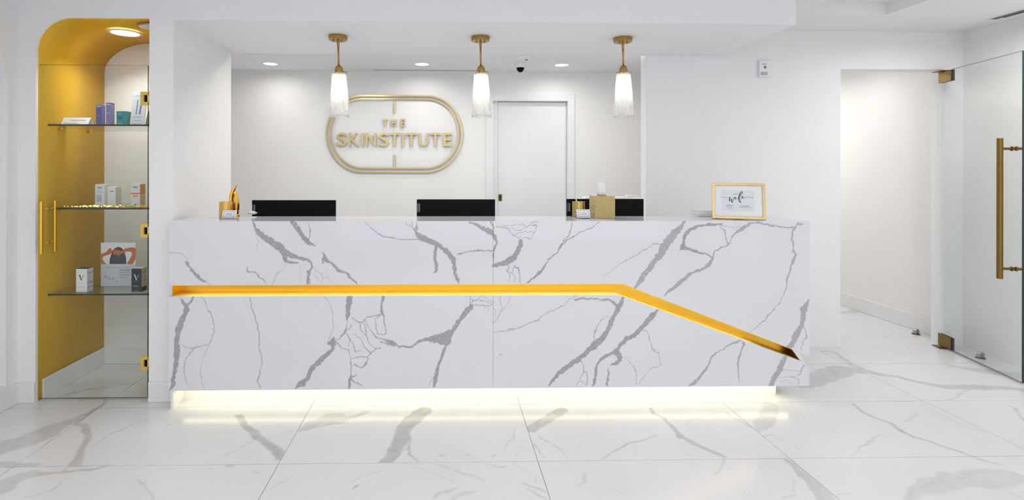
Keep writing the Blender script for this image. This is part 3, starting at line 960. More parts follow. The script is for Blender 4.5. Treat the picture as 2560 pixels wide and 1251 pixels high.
# back wall with door opening
dxa, dxb, dzt = P(1232, 400, Y=Y_BACK).x, P(1419, 400, Y=Y_BACK).x, P(1330, 253, Y=Y_BACK).z
struct(MB().plate([(XS0, 0), (dxa, 0), (dxa, dzt), (dxb, dzt), (dxb, 0), (XS1, 0), (XS1, Z_STAFF + .1), (XS0, Z_STAFF + .1)], [], lambda u, v, w: (u, Y_BACK + w, v), 0.10).build('wall_back', M_WARM), 'white feature wall behind the desk')
struct(MB().box(XS0 - .1, XS0, Y_STEP, Y_BACK + .1, 0, Z_STAFF).build('wall_staff_left', M_WARM))
struct(MB().box(XS1, XS1 + .1, Y_GREY + .11, 6.6, 0, Z_STAFF + .1).build('wall_staff_right', M_WARM))
struct(MB().box(XS0, X_RET - 0.10, YN + 0.10, YN + 0.15, 0, Z_STAFF).build('wall_staff_front', M_WARM))
cs = struct(MB().box(XS0 - .1, X_GREYL, Y_GREY, Y_BACK + .1, Z_STAFF, Z_STAFF + .08).box(X_GREYL, XS1, Y_GREY + .11, Y_BACK + .1, Z_STAFF, Z_STAFF + .08).build('ceiling_staff', M_CEIL), 'white ceiling behind the soffit')
for o in (cs,):
    o.data.materials[0] = M_CEIL
# passage beyond the glass door
struct(MB().box(XS1 + .1, XR, Y_GREY + .11, 6.6, 2.38, 2.44).build('ceiling_passage', M_CEIL))
struct(MB().box(XS1 + .1, XR, 6.5, 6.6, 0, 2.38).build('wall_passage_end', M_WARM))
# door in the back wall
d1 = struct(MB().box(dxa + .055, dxb - .003, Y_BACK + 0.045, Y_BACK + 0.085, 0.01, dzt - .004).build('door_1', M_TRIM, bevel=0.002), 'flush white sliding door in the feature wall')
MB().box(dxa, dxa + .053, Y_BACK + 0.035, Y_BACK + 0.10, 0, dzt).build('door_stop', M_TRIM, d1)
q0, q1 = P(1244.5, 486, Y=Y_BACK + .04), P(1253, 503, Y=Y_BACK + .04)
pl = MB().box(dxa + 0.062, dxa + 0.062 + (q1.x - q0.x), Y_BACK + 0.041, Y_BACK + 0.046, q1.z, q0.z).build('flush_pull', M_DBRASS, d1, bevel=0.001)
MB().box(dxa + 0.068, dxa + 0.056 + (q1.x - q0.x), Y_BACK + 0.0405, Y_BACK + 0.0412, q1.z + 0.012, q0.z - 0.012).build('finger_recess', M_DARK, pl)
cw = P(1435.5, 400, Y=Y_BACK).x - dxb
for nm, a in (('x', (dxa - cw, dxa, 0, dzt + cw)), ('y', (dxb, dxb + cw, 0, dzt + cw)), ('z', (dxa, dxb, dzt, dzt + cw))):
    MB().box(a[0], a[1], Y_BACK - 0.018, Y_BACK + 0.001, a[2], a[3]).build('door_casing', M_TRIM, d1, bevel=0.003)

# ------------------------------------------------------------------ reception desk
desk_l = P(424, 640, Y=Y_DESK).x
desk_r = P(2024, 700, Y=Y_DESK).x
seam = P(1233, 650, Y=Y_DESK).x
z_top = 0.5 * (P(500, 553, Y=Y_DESK).z + P(1900, 553, Y=Y_DESK).z)
z_bot = 0.5 * (P(500, 976, Y=Y_DESK).z + P(1900, 967.5, Y=Y_DESK).z)
z_ub = 0.5 * (P(450, 716.5, Y=Y_DESK).z + P(1500, 708.5, Y=Y_DESK).z)   # bottom of the upper slabs
z_lt = 0.5 * (P(450, 742.5, Y=Y_DESK).z + P(1500, 737.5, Y=Y_DESK).z)   # top of the lower slabs
ukx = P(1556, 708, Y=Y_DESK).x
uend = P(2026, 891, Y=Y_DESK).z
lkx = P(1545, 737.5, Y=Y_DESK).x
lend_x, lend_z = P(2001, 903, Y=Y_DESK).x, P(2001, 903, Y=Y_DESK).z
lcor_z = P(2024, 924, Y=Y_DESK).z
Y_TOPB = 3.395
DEPTH_CH = 0.09

desk = thing('reception_desk', 'long white reception desk with grey veined slabs and a gold lit groove', 'reception desk', (desk_l, Y_DESK, 0))


def zu(x):
    return z_ub if x <= ukx else z_ub + (uend - z_ub) * (x - ukx) / (desk_r - ukx)


def zl(x):
    if x <= lkx:
        return z_lt
    if x <= lend_x:
        return z_lt + (lend_z - z_lt) * (x - lkx) / (lend_x - lkx)
    return lend_z + (lcor_z - lend_z) * (x - lend_x) / (desk_r - lend_x)


def slab(name, x0, x1, fb, ft, brk, y0, y1):
    st = 0.003
    xs = np.unique(np.concatenate([np.arange(x0, x1, st), [x1], [b for b in brk if x0 < b < x1]]))
    zb = np.array([fb(x) for x in xs])
    zt = np.array([ft(x) for x in xs])
    nv = int(np.max(zt - zb) / st)
    T = np.linspace(0, 1, nv + 1)[:, None]
    Zg = zb[None, :] * (1 - T) + zt[None, :] * T
    Xg = np.repeat(xs[None, :], nv + 1, axis=0)
    u, v = Xg.ravel(), Zg.ravel()
    f = vein_field(u, v, WV_DESK, 0.0034, 0.009, 55, 0.0026)
    nu = len(xs) - 1
    base = (np.arange(nv)[:, None] * (nu + 1) + np.arange(nu)[None, :]).ravel()
    q = np.stack([base, base + 1, base + nu + 2, base + nu + 1], axis=1)
    e = MB()
    bx = [x0] + [b for b in brk if x0 < b < x1] + [x1]
    for a, b in zip(bx[:-1], bx[1:]):
        e.add([(a, y0, fb(a)), (b, y0, fb(b)), (b, y1, fb(b)), (a, y1, fb(a))], [(0, 3, 2, 1)])
        e.add([(a, y0, ft(a)), (b, y0, ft(b)), (b, y1, ft(b)), (a, y1, ft(a))], [(0, 1, 2, 3)])
        e.add([(a, y1, fb(a)), (b, y1, fb(b)), (b, y1, ft(b)), (a, y1, ft(a))], [(0, 3, 2, 1)])
    e.add([(x0, y0, fb(x0)), (x0, y1, fb(x0)), (x0, y1, ft(x0)), (x0, y0, ft(x0))], [(0, 3, 2, 1)])
    e.add([(x1, y0, fb(x1)), (x1, y1, fb(x1)), (x1, y1, ft(x1)), (x1, y0, ft(x1))], [(0, 1, 2, 3)])
    return mesh_np(name, np.stack([u, np.full_like(u, y0), v], axis=1), q, M_DESK, desk, f, e)


g2 = 0.0006
YB = Y_TOPB
ltop = lambda x: z_top
lbot = lambda x: z_bot
xl2 = P(421, 850, Y=Y_DESK).x
slab('upper_panel', desk_l, seam - g2, zu, ltop, [ukx], Y_DESK, YB)
slab('upper_panel', seam + g2, desk_r, zu, ltop, [ukx], Y_DESK, YB)
slab('lower_panel', xl2, seam - g2, lbot, zl, [lkx, lend_x], Y_DESK, YB)
slab('lower_panel', seam + g2, desk_r, lbot, zl, [lkx, lend_x], Y_DESK, YB)
# gold lined groove
gx0 = P(430.5, 730, Y=Y_DESK).x
yb = Y_DESK + DEPTH_CH
e = 0.0015
t2 = 0.002
sx = lend_x - 0.05                 # upper end of the slanted groove end
ch = MB()
for yy, fl in ((yb, False), (yb + t2, True)):
    ch.add([(gx0, yy, z_lt), (ukx, yy, zl(ukx)), (lend_x, yy, zl(lend_x)), (sx, yy, zu(sx)), (ukx, yy, z_ub), (gx0, yy, z_ub)], [(0, 5, 4, 1), (1, 4, 3, 2)] if fl else [(0, 1, 4, 5), (1, 2, 3, 4)])
ch.build('groove_back', M_GOLD, desk, recalc=False)


def ribbon(name, fz, off, mt, y0, y1, xs, th=0.0015):
    b = MB()
    for a, c in zip(xs[:-1], xs[1:]):
        za, zc = fz(a) + off, fz(c) + off
        b.add([(a, y0, za), (c, y0, zc), (c, y1, zc), (a, y1, za), (a, y0, za + th), (c, y0, zc + th), (c, y1, zc + th), (a, y1, za + th)],
              [(0, 3, 2, 1), (4, 5, 6, 7), (0, 1, 5, 4), (1, 2, 6, 5), (2, 3, 7, 6), (3, 0, 4, 7)])
    return b.build(name, mt, desk, recalc=False)


ribbon('groove_ledge', zl, 0.0003, M_LEDGE, Y_DESK + 0.007, yb, [gx0, lkx, lend_x])
ribbon('groove_top', zu, -0.0018, M_GOLD, Y_DESK + 0.004, yb, [gx0, ukx, sx])
for xa, xb in ((gx0, gx0), (lend_x, sx)):
    MB().prism_y([(xa - .001, zl(xa)), (xa + .001, zl(xa)), (xb + .001, zu(xb)), (xb - .001, zu(xb))], Y_DESK + .003, yb).build('groove_end', M_GOLD, desk)
MB().prism_y([(lend_x + .0015, zl(lend_x) - .0005), (desk_r - .001, lcor_z - .0005), (sx + .040, zu(sx + .040) - .0005), (sx + .0015, zu(sx + .0015) - .0005)], Y_DESK + .001, yb).build('groove_return', M_DESK, desk)
led = ribbon('light_strip', zu, -0.0021, M_LED, Y_DESK + 0.013, Y_DESK + 0.024, [gx0 + 0.05, ukx, P(1900, 860, Y=Y_DESK).x])
led['label'] = 'warm light strip in the groove'
core = MB()
core.add([(desk_l, yb + .003, z_lt), (ukx, yb + .003, zl(ukx)), (lend_x, yb + .003, zl(lend_x)), (sx, yb + .003, zu(sx)), (ukx, yb + .003, z_ub), (desk_l, yb + .003, z_ub)], [(0, 1, 4, 5), (1, 2, 3, 4)])
core.add([(desk_l, YB - .002, z_lt), (ukx, YB - .002, zl(ukx)), (lend_x, YB - .002, zl(lend_x)), (sx, YB - .002, zu(sx)), (ukx, YB - .002, z_ub), (desk_l, YB - .002, z_ub)], [(0, 5, 4, 1), (1, 4, 3, 2)])
core.add([(lend_x, yb, zl(lend_x)), (lend_x, YB, zl(lend_x)), (sx, YB, zu(sx)), (sx, yb, zu(sx))], [(0, 1, 2, 3)])
core.build('core', M_TRIM, desk, recalc=False)
# toe kick with its own light strip, and the staff side of the desk
MB().box(desk_l + .02, desk_r - .12, Y_DESK + 0.125, Y_DESK + 0.145, 0.0, z_bot).build('toe_kick', M_TRIM, desk)
MB().box(desk_l + .005, desk_l + .02, Y_DESK + 0.004, Y_DESK + 0.145, 0.0, z_bot).build('toe_kick', M_TRIM, desk)
MB().box(desk_l + .05, desk_r - .09, Y_DESK + 0.055, Y_DESK + 0.067, z_bot - .007, z_bot - .001).build('light_strip', M_LED2, desk)
MB().box(desk_l + .03, desk_r - .17, Y_DESK + 0.035, Y_DESK + 0.041, z_bot - .009, z_bot).build('strip_profile', M_TRIM, desk)
MB().box(desk_l, desk_r - .2, YB, YB + 0.60, 0.715, 0.745).build('worktop', M_DESK, desk, bevel=0.003)
for xx in (desk_l + .02, 0.25, desk_r - .24):
    MB().box(xx, xx + .03, YB, YB + 0.58, 0, 0.715).build('support_panel', M_TRIM, desk)
MB().box(desk_l, desk_r - .14, YB - 0.03, YB, 0.0, z_bot).build('plinth', M_TRIM, desk)

# ------------------------------------------------------------------ pendants
def pendant(px_top, px_bot, label):
    cy_ = 3.52
    ct = P(px_top, 91, Y=cy_)
    b = P(px_bot, 293, Y=cy_)
    base = Vector((ct.x, cy_, Z_SOF))
    th = thing('pendant_lamp', label, 'pendant lamp', base, group='brass pendant lamps above the desk')
    lean = (b.x - ct.x)
    zs = lambda py: P(px_top, py, Y=cy_).z
    zc = Z_SOF
    MB().lathe([(0.060, 0), (0.061, -0.004), (0.061, -0.026), (0.057, -0.030), (0.0, -0.030)], (base.x, cy_, zc), 32).build('canopy', M_BRASS, th, smooth=30)
    for s in (-1, 1):
        MB().lathe([(0.0055, 0), (0.0055, -0.010), (0.0, -0.012)], (base.x + s * 0.026, cy_ - 0.012, zc - 0.030), 10).build('canopy_screw', M_BRASS, th, smooth=30)
    z_sock = zs(168)
    z_glass = zs(183)
    z_end = zs(293)

    def ax(z):
        return base.x + lean * (zc - z) / (zc - z_end)
    rd = MB().tube([(ax(zc - .03), cy_, zc - .03), (ax(z_sock), cy_, z_sock)], 0.0062, 10).build('rod', M_BRASS, th, smooth=True)
    MB().tube([(ax(zc - .03), cy_, zc - .03), (ax(zc - .075), cy_, zc - .075)], [0.009, 0.008], 10).build('swivel', M_BRASS, rd, smooth=30)
    ox = ax(z_glass)
    MB().lathe([(0.0, 0.052), (0.009, 0.052), (0.018, 0.046), (0.025, 0.034), (0.028, 0.018), (0.028, -0.006), (0.034, -0.010), (0.034, -0.014), (0.0, -0.014)], (ox, cy_, z_glass), 24).build('socket_cap', M_BRASS, th, smooth=35)
    hz = z_glass - z_end
    prof = []
    for i in range(13):
        t = i / 12
        prof.append((0.0455 + (0.0665 - 0.0455) * t ** 0.9, -hz * t))
    MBs = MB()
    n = 40
    vs_ = []
    for (r, z) in prof:
        cxm = ax(z_glass + z)
        for i in range(n):
            a = 2 * math.pi * i / n
            vs_.append((cxm + r * math.cos(a), cy_ + r * math.sin(a), z_glass + z))
    fs_ = []
    for j in range(len(prof) - 1):
        for i in range(n):
            fs_.append((j * n + i, j * n + (i + 1) % n, (j + 1) * n + (i + 1) % n, (j + 1) * n + i))
    MBs.add(vs_, fs_)
    sh = MBs.build('shade', M_SHADE, th, smooth=True)
    sm = sh.modifiers.new('thick', 'SOLIDIFY')
    sm.thickness = 0.004
    for i in range(3):
        a = 2 * math.pi * i / 3 + 0.25
        MB().tube([(ox + .026 * math.cos(a), cy_ + .026 * math.sin(a), z_glass + .012), (ox + .048 * math.cos(a), cy_ + .048 * math.sin(a), z_glass + .010), (ox + .050 * math.cos(a), cy_ + .050 * math.sin(a), z_glass - .010)], 0.003, 8).build('shade_clip', M_BRASS, th, smooth=True)
    MB().lathe([(0.0, -0.014), (0.014, -0.016), (0.020, -0.030), (0.024, -0.048), (0.020, -0.066), (0.010, -0.078), (0.0, -0.080)], (ox, cy_, z_glass), 20).build('bulb', M_BULB, th, smooth=True)
    point('pendant_light', (ox, cy_, z_glass - 0.105), 0.42, (1.0, 0.95, 0.84), 0.02)


pendant(845, 850, 'brass pendant lamp overlapping the gold oval sign, seeded glass shade')
pendant(1201, 1204, 'middle brass pendant lamp, seeded glass shade beside the white door')
pendant(1557, 1560, 'brass pendant lamp nearest the pale wall, above the tissue box')

# ------------------------------------------------------------------ wall sign
YS = Y_BACK - 0.012
sc_ = P(985, 335, Y=YS)
sign = thing('wall_sign', 'gold lettered oval sign on the white wall behind the desk', 'sign', (sc_.x, YS, sc_.z))


def z3(x, y):
    p = P(560 + x / 2.978, 60 + y / 2.978, Y=YS)
    return p.x, p.z


def stadium(x0, x1, z0, z1, n=28, inset=0.0):
    x0, x1, z0, z1 = x0 + inset, x1 - inset, z0 + inset, z1 - inset
    r = (z1 - z0) / 2
    rx = r * 0.93
    pts = [(x1 - rx + rx * math.cos(a), z0 + r + r * math.sin(a)) for a in [-math.pi / 2 + math.pi * i / n for i in range(n + 1)]]
    pts += [(x0 + rx + rx * math.cos(a), z0 + r + r * math.sin(a)) for a in [math.pi / 2 + math.pi * i / n for i in range(n + 1)]]
    return pts


for (a, b, c, d, nm) in ((760, 1775, 528, 1108, 'outer_ring'), (791, 1748, 553, 1078, 'inner_ring')):
    x0, zt_ = z3(a, c)
    x1, zb_ = z3(b, d)
    w_ = 0.015 if nm == 'outer_ring' else 0.012
    MB().plate(stadium(x0, x1, zb_, zt_), [stadium(x0, x1, zb_, zt_, inset=w_)], lambda u, v, w: (u, YS - 0.010 + w, v), 0.014).build(nm, M_SIGN, sign)
for (y0, y1) in ((578, 663), (972, 1060)):
    x0, zt_ = z3(1266, y0)
    x1, zb_ = z3(1276, y1)
    MB().box(x0, x1, YS - 0.008, YS + 0.004, zb_, zt_).build('bar', M_SIGN, sign)
for chs, boxes, y0, y1 in (('THE', ((1183, 1222), (1248, 1282), (1318, 1350)), 708, 765),
                           ('SKINSTITUTE', ((838, 915), (932, 1006), (1026, 1040), (1060, 1134), (1153, 1228), (1234, 1310), (1326, 1340), (1355, 1435), (1450, 1522), (1535, 1612), (1632, 1698)), 812, 910)):
    for c_, (a, b) in zip(chs, boxes):
        x0, zt_ = z3(a, y0)
        x1, zb_ = z3(b, y1)
        mb = MB()
        letter(mb, c_, x0, x1, zb_, zt_, lambda u, v, w: (u, YS - w, v), 0.014)
        lo = mb.build('letter', M_SIGN, sign, recalc=False)
        lo['label'] = 'raised gold letter ' + c_

# ------------------------------------------------------------------ ceiling fittings
def downlight(px, py, Z, dia, label, group, power, angle, blend, pos=None, color=(1, 0.985, 0.95), strength=None):
    p = Vector(pos) if pos else P(px, py, Z=Z)
    th = thing('downlight', label, 'downlight', (p.x, p.y, Z), group=group)
    r = dia / 2
    MB().lathe([(r * 0.80, -0.001), (r * 0.84, -0.006), (r * 0.98, -0.004), (r, 0.0)], (p.x, p.y, Z), 32, cap=False).build('trim_ring', M_PLAST, th, smooth=True)
    MB().lathe([(r * 0.80, -0.0015), (0.0, -0.0015)], (p.x, p.y, Z), 32, cap=False).build('lens', M_LAMP, th)
    if power:
        area('downlight_beam', (p.x, p.y, Z - 0.012), (0, 0, 0), r * 1.5, r * 1.5, power, color, 'DISK', angle)
    return th


gp = 'ceiling downlights behind the soffit'
downlight(676, 159, Z_STAFF, 0.155, 'round ceiling downlight nearest the return wall, left of the sign', gp, 1.6, 168, 0.55)
downlight(1055, 160, Z_STAFF, 0.155, 'round ceiling downlight above the gold sign', gp, 1.6, 168, 0.55)
downlight(1404, 162, Z_STAFF, 0.155, 'round ceiling downlight above the white sliding door', gp, 1.6, 168, 0.55)
downlight(313, 82, NZ - 0.012, 0.20, 'round downlight in the gold vault of the niche', None, 2.8, 125, 0.7)
pn = P(378, 66, Z=NZ - 0.012)
cv = thing('ceiling_cover', 'flat round cover plate in the gold vault beside the pilaster', 'cover plate', (pn.x, pn.y, NZ - 0.012))
MB().lathe([(0.0, -0.010), (0.066, -0.010), (0.072, -0.005), (0.072, 0.0)], (pn.x, pn.y, NZ - 0.012), 28).build('disc', M_WARM, cv, smooth=30)
MB().lathe([(0.0735, -0.0098), (0.0735, 0.0)], (pn.x, pn.y, NZ - 0.012), 28, cap=False).build('rim', M_STEEL, cv)
# passage lamp, then unseen lamps added as fill for passage, staff area and lobby
downlight(0, 0, 2.38, 0.155, 'round ceiling downlight in the passage beyond the glass door', None, 2.2, 168, 0.5, pos=(3.55, 4.85, 2.38))
downlight(0, 0, 2.38, 0.155, 'unseen fill downlight added at the far end of the passage', None, 8.5, 168, 0.5, pos=(3.5, 5.9, 2.38))  # unseen lamp added to lighten the lower passage wall
for i, x in enumerate((-0.85, 0.42, 1.6)):  # unseen row added to brighten the area behind the desk
    downlight(0, 0, Z_STAFF, 0.155, 'unseen fill downlight added above the soffit edge', 'added fill downlights above the soffit edge', 6.4, 168, 0.5, pos=(x, 4.20, Z_STAFF))
for i, (x, y) in enumerate(ADDED_LOBBY_LAMPS):
    th = thing('lobby_fill_lamp', 'unseen round lamp added in the lobby ceiling', 'downlight', (x, y, Z_CEIL), group='added lobby ceiling lamps')
    MB().lathe([(0.088, -0.002), (0.10, -0.008), (0.11, -0.004), (0.112, 0.0)], (x, y, Z_CEIL), 28, cap=False).build('trim_ring', M_PLAST, th, smooth=True)
    MB().lathe([(0.088, -0.002), (0.0, -0.002)], (x, y, Z_CEIL), 28, cap=False).build('lens', M_LAMP, th)

# slot diffusers
a, b = P(932, 174.5, Z=Z_STAFF), P(1200, 175.5, Z=Z_STAFF)
sd = thing('slot_diffuser', 'long thin slot air diffuser in the ceiling above the sign', 'air diffuser', (a.x, a.y, Z_STAFF))
MB().box(a.x, b.x, a.y - 0.035, a.y + 0.035, Z_STAFF - 0.003, Z_STAFF).build('frame', M_PLAST, sd)
for off in (-0.014, 0.014):
    MB().box(a.x + .006, b.x - .006, a.y + off - 0.008, a.y + off + 0.008, Z_STAFF - 0.0038, Z_STAFF - 0.0028).build('slot', M_STEEL, sd)
a = P(2487, 47, Z=Z_CEIL)
sd = thing('slot_diffuser', 'black slotted linear air diffuser in the ceiling above the glass door', 'air diffuser', (a.x, a.y, Z_CEIL))
MB().box(a.x - 0.055, a.x + 0.055, 2.6, a.y + 0.015, Z_CEIL - 0.003, Z_CEIL).build('frame', M_PLAST, sd)
for off in (-0.026, 0.0, 0.022):
    w_ = 0.007 if off != 0 else 0.009
    MB().box(a.x + off - w_, a.x + off + w_, 2.62, a.y - (0.0 if off < 0.01 else 0.04), Z_CEIL - 0.0042, Z_CEIL - 0.0028).build('slot', M_DARK, sd)
# sprinkler cover, smoke detector, dome camera
p = P(840, 127, Z=Z_STAFF)
sp_ = thing('sprinkler_cover', 'flat round sprinkler cover on the ceiling behind the first pendant', 'sprinkler', (p.x, p.y, Z_STAFF))
MB().lathe([(0.050, 0), (0.050, -0.010)], (p.x, p.y, Z_STAFF), 28, cap=False).build('rim', M_STEEL, sp_)
MB().lathe([(0.0, -0.010), (0.054, -0.010), (0.054, -0.012), (0.0, -0.012)], (p.x, p.y, Z_STAFF), 28).build('plate', M_PLAST, sp_)
p = P(1316, 139, Z=Z_STAFF)
sm_ = thing('smoke_detector', 'white round smoke detector on the ceiling behind the middle pendant', 'smoke detector', (p.x, p.y, Z_STAFF))
MB().lathe([(0.056, 0), (0.056, -0.012), (0.044, -0.026), (0.02, -0.034), (0.0, -0.034)], (p.x, p.y, Z_STAFF), 28).build('housing', M_PLAST, sm_, smooth=30)
MB().lathe([(0.012, -0.034), (0.013, -0.042), (0.0, -0.046)], (p.x, p.y, Z_STAFF), 14).build('sensor', M_STEEL, sm_, smooth=30)
p = P(1301, 159, Z=Z_STAFF)
dc = thing('dome_camera', 'small black dome security camera under the ceiling', 'security camera', (p.x, p.y, Z_STAFF))
MB().lathe([(0.052, 0), (0.052, -0.020), (0.046, -0.040), (0.0, -0.042)], (p.x, p.y, Z_STAFF), 28).build('base', M_PLAST, dc, smooth=30)
MB().lathe([(0.036, -0.040), (0.034, -0.052), (0.026, -0.068), (0.012, -0.079), (0.0, -0.082)], (p.x, p.y, Z_STAFF), 28).build('dome', M_BLACK, dc, smooth=True)
# signal unit on the grey wall
a, b = P(1895, 152, Y=Y_GREY), P(1926, 194, Y=Y_GREY)
su = thing('alarm_unit', 'small white alarm unit with a grey lens high on the pale wall', 'alarm', ((a.x + b.x) / 2, Y_GREY, b.z))
MB().box(a.x, b.x, Y_GREY - 0.022, Y_GREY, b.z, a.z).build('housing', M_WALL, su, bevel=0.006)
for (x0, y0, x1, y1, mt, nm) in ((1906, 159, 1917, 162, M_LGREY, 'print'), (1910, 165.5, 1916, 171, M_GREY, 'indicator'), (1903, 180, 1919, 187.5, M_STEEL, 'lens')):
    q0, q1 = P(x0, y0, Y=Y_GREY - .024), P(x1, y1, Y=Y_GREY - .024)
    MB().box(q0.x, q1.x, Y_GREY - 0.026, Y_GREY - 0.021, q1.z, q0.z).build(nm, mt, su, bevel=0.0015)

# ------------------------------------------------------------------ glass passage door
pv, fe = P(2349, 866, Z=0.0), P(2557, 963, Z=0.0)
dv = (fe - pv)
wd = dv.length
ang = math.atan2(dv.y, dv.x)
dz1 = P(2557, 127, Y=fe.y).z
gd = thing('glass_door', 'frameless clear glass door standing open with brass pull bars', 'glass door', (pv.x, pv.y, 0), ang)
t = 0.006
MB().box(0.02, wd, -t, t, 0.012, dz1).build('glass_pane', M_DOORGLASS, gd, local=True)
pe = MB().box(0.02, wd, -t, t, 0.0105, 0.0119).box(0.14, wd, -t, t, dz1 + .0001, dz1 + .0016)
pe.build('glass_edge', M_GEDGE, gd, local=True)
MB().box(wd + .0001, wd + .0016, -t, t, 0.012, dz1).build('glass_edge', M_GEDGE, gd, local=True)
for z0, z1, nm in ((0.014, 0.105, 'floor_patch'), (dz1 - 0.085, dz1 - 0.002, 'head_patch')):
    pt = MB().box(0.0, 0.140, -0.0115, -0.0062, z0, z1).box(0.0, 0.140, 0.0062, 0.0115, z0, z1).build(nm, M_DBRASS, gd, local=True, bevel=0.0015)
    MB().box(0.1405, 0.1415, -0.0115, 0.0115, z0, z1).build('gasket', M_DARK, pt, local=True)
    zz = 0.0 if z0 < 0.5 else dz1 + 0.001
    MB().box(-0.015, 0.075, -0.045, 0.045, zz, zz + 0.006).build('pivot_plate', M_DBRASS, pt, local=True, bevel=0.002)
# pull bars on both faces
side = 1 if (Matrix.Rotation(ang, 3, 'Z') @ Vector((0, 1, 0))).x < 0 else -1
hx = wd - 0.07
hz1, hz0 = P(2510, 347, Y=3.45).z, P(2510, 693, Y=3.45).z
s1, s0 = P(2540, 373, Y=3.45).z, P(2540, 668, Y=3.45).z
for sd_ in (side, -side):
    MB().tube([(hx, sd_ * 0.078, hz0), (hx, sd_ * 0.078, hz1)], 0.0165, 18).build('pull_bar', M_DBRASS, gd, local=True, smooth=40, bevel=0.002)
    for z in (s0, s1):
        so = MB().tube([(hx, sd_ * 0.006, z), (hx, sd_ * 0.064, z)], 0.0085, 12).build('standoff', M_DBRASS, gd, local=True, smooth=40)
        MB().tube([(hx, sd_ * 0.006, z), (hx, sd_ * 0.010, z), (hx, sd_ * 0.016, z), (hx, sd_ * 0.020, z)], [0.012, 0.0155, 0.0155, 0.010], 14).build('collar', M_DBRASS, so, local=True, smooth=40)


def door_stop(px, py, label, rz):
    p = P(px, py, Z=0.0)
    th = thing('door_stop', label, 'door stop', (p.x, p.y, 0), rz)
    MB().lathe([(0.030, 0), (0.030, 0.005), (0.0, 0.005)], (0, 0, 0), 24).build('foot', M_DBRASS, th, local=True, smooth=30)
    b_ = MB()
    pts = [(-0.024, 0.005), (0.024, 0.005)] + [(0.024 * math.cos(a), 0.022 + 0.024 * math.sin(a)) for a in [math.pi * i / 12 for i in range(13)]]
    b_.prism_y(pts, -0.012, 0.012)
    b_.build('stop_block', M_STEEL, th, local=True, bevel=0.003)
    MB().box(-0.018, 0.018, -0.016, -0.012, 0.012, 0.036).build('bumper', M_GREY, th, local=True, bevel=0.002)


door_stop(2290, 836, 'metal half-round door stop in the open passage', 0.4)
door_stop(2451, 896, 'metal half-round door stop seen through the glass door', 0.2)

# ------------------------------------------------------------------ niche glass door, shelves
YG = Y_COL + 0.030
gx_l, gx_r = P(91, 500, Y=YG).x, P(370, 500, Y=YG).x
gz0, gz1 = 0.012, P(200, 163, Y=YG).z
nd = thing('niche_door', 'clear glass door of the product niche with gold hinges and bar handle', 'glass door', (gx_r, YG, 0))
MB().box(gx_l, gx_r, YG - 0.004, YG + 0.004, gz0, gz1).build('glass_pane', M_GLASS, nd)
MB().box(gx_l, gx_r, YG - 0.004, YG + 0.004, gz1 + .0001, gz1 + .0012).build('glass_edge', M_GEDGE, nd)
MB().box(gx_r + .0001, gx_r + .0012, YG - 0.004, YG + 0.004, gz0, gz1).build('glass_edge', M_GEDGE, nd)
MB().box(gx_l - .0012, gx_l - .0001, YG - 0.004, YG + 0.004, gz0, gz1).build('glass_edge', M_GEDGE, nd)
MB().box(gx_l, gx_r, YG - 0.004, YG + 0.004, gz0 - .0015, gz0 - .0001).build('glass_edge', M_GEDGE, nd)
for py in (247, 577, 907):
    c0, c1 = P(353.5, py - 17, Y=YG), P(376, py + 17, Y=YG)
    hg = MB().box(c0.x, c0.x + 0.042, YG - 0.012, YG - 0.0045, c1.z, c0.z).build('hinge', M_HINGE, nd, bevel=0.001)
    MB().box(c0.x + 0.028, c1.x + 0.012, YG - 0.012, YG - 0.0045, c1.z + 0.020, c0.z - 0.020).build('hinge_knuckle', M_HINGE, hg)
    MB().box(NX1 - 0.0095, NX1 - .001, YG - 0.020, YG + 0.03, c1.z, c0.z).build('wall_leaf', M_HINGE, hg)
    MB().box(c0.x + 0.022, c0.x + 0.0265, YG - 0.0135, YG - 0.011, c1.z + 0.020, c0.z - 0.020).build('pin_slot', M_DARK, hg)
hx_ = P(101, 560, Y=YG - .05).x
hz1, hz0 = P(101, 504, Y=YG - .05).z, P(101, 635, Y=YG - .05).z
s1, s0 = P(115, 523, Y=YG - .02).z, P(115, 608, Y=YG - .02).z
gxh = P(121, 560, Y=YG).x
hxg = P(121, 560, Y=YG).x
for sgn in (-1, 1):
    MB().tube([(hx_ + 0.008, YG + sgn * 0.055, hz0), (hx_ + 0.008, YG + sgn * 0.055, hz1)], 0.010, 14).build('pull_bar', M_GOLD, nd, smooth=40)
    for z in (s0, s1):
        MB().tube([(hx_ + 0.008, YG + sgn * 0.004, z), (hx_ + 0.008, YG + sgn * 0.048, z)], 0.005, 10).build('standoff', M_HINGE, nd, smooth=40)
        MB().tube([(hx_ + 0.008, YG + sgn * 0.0045, z), (hx_ + 0.008, YG + sgn * 0.010, z)], 0.009, 12).build('collar', M_GOLD, nd, smooth=40)

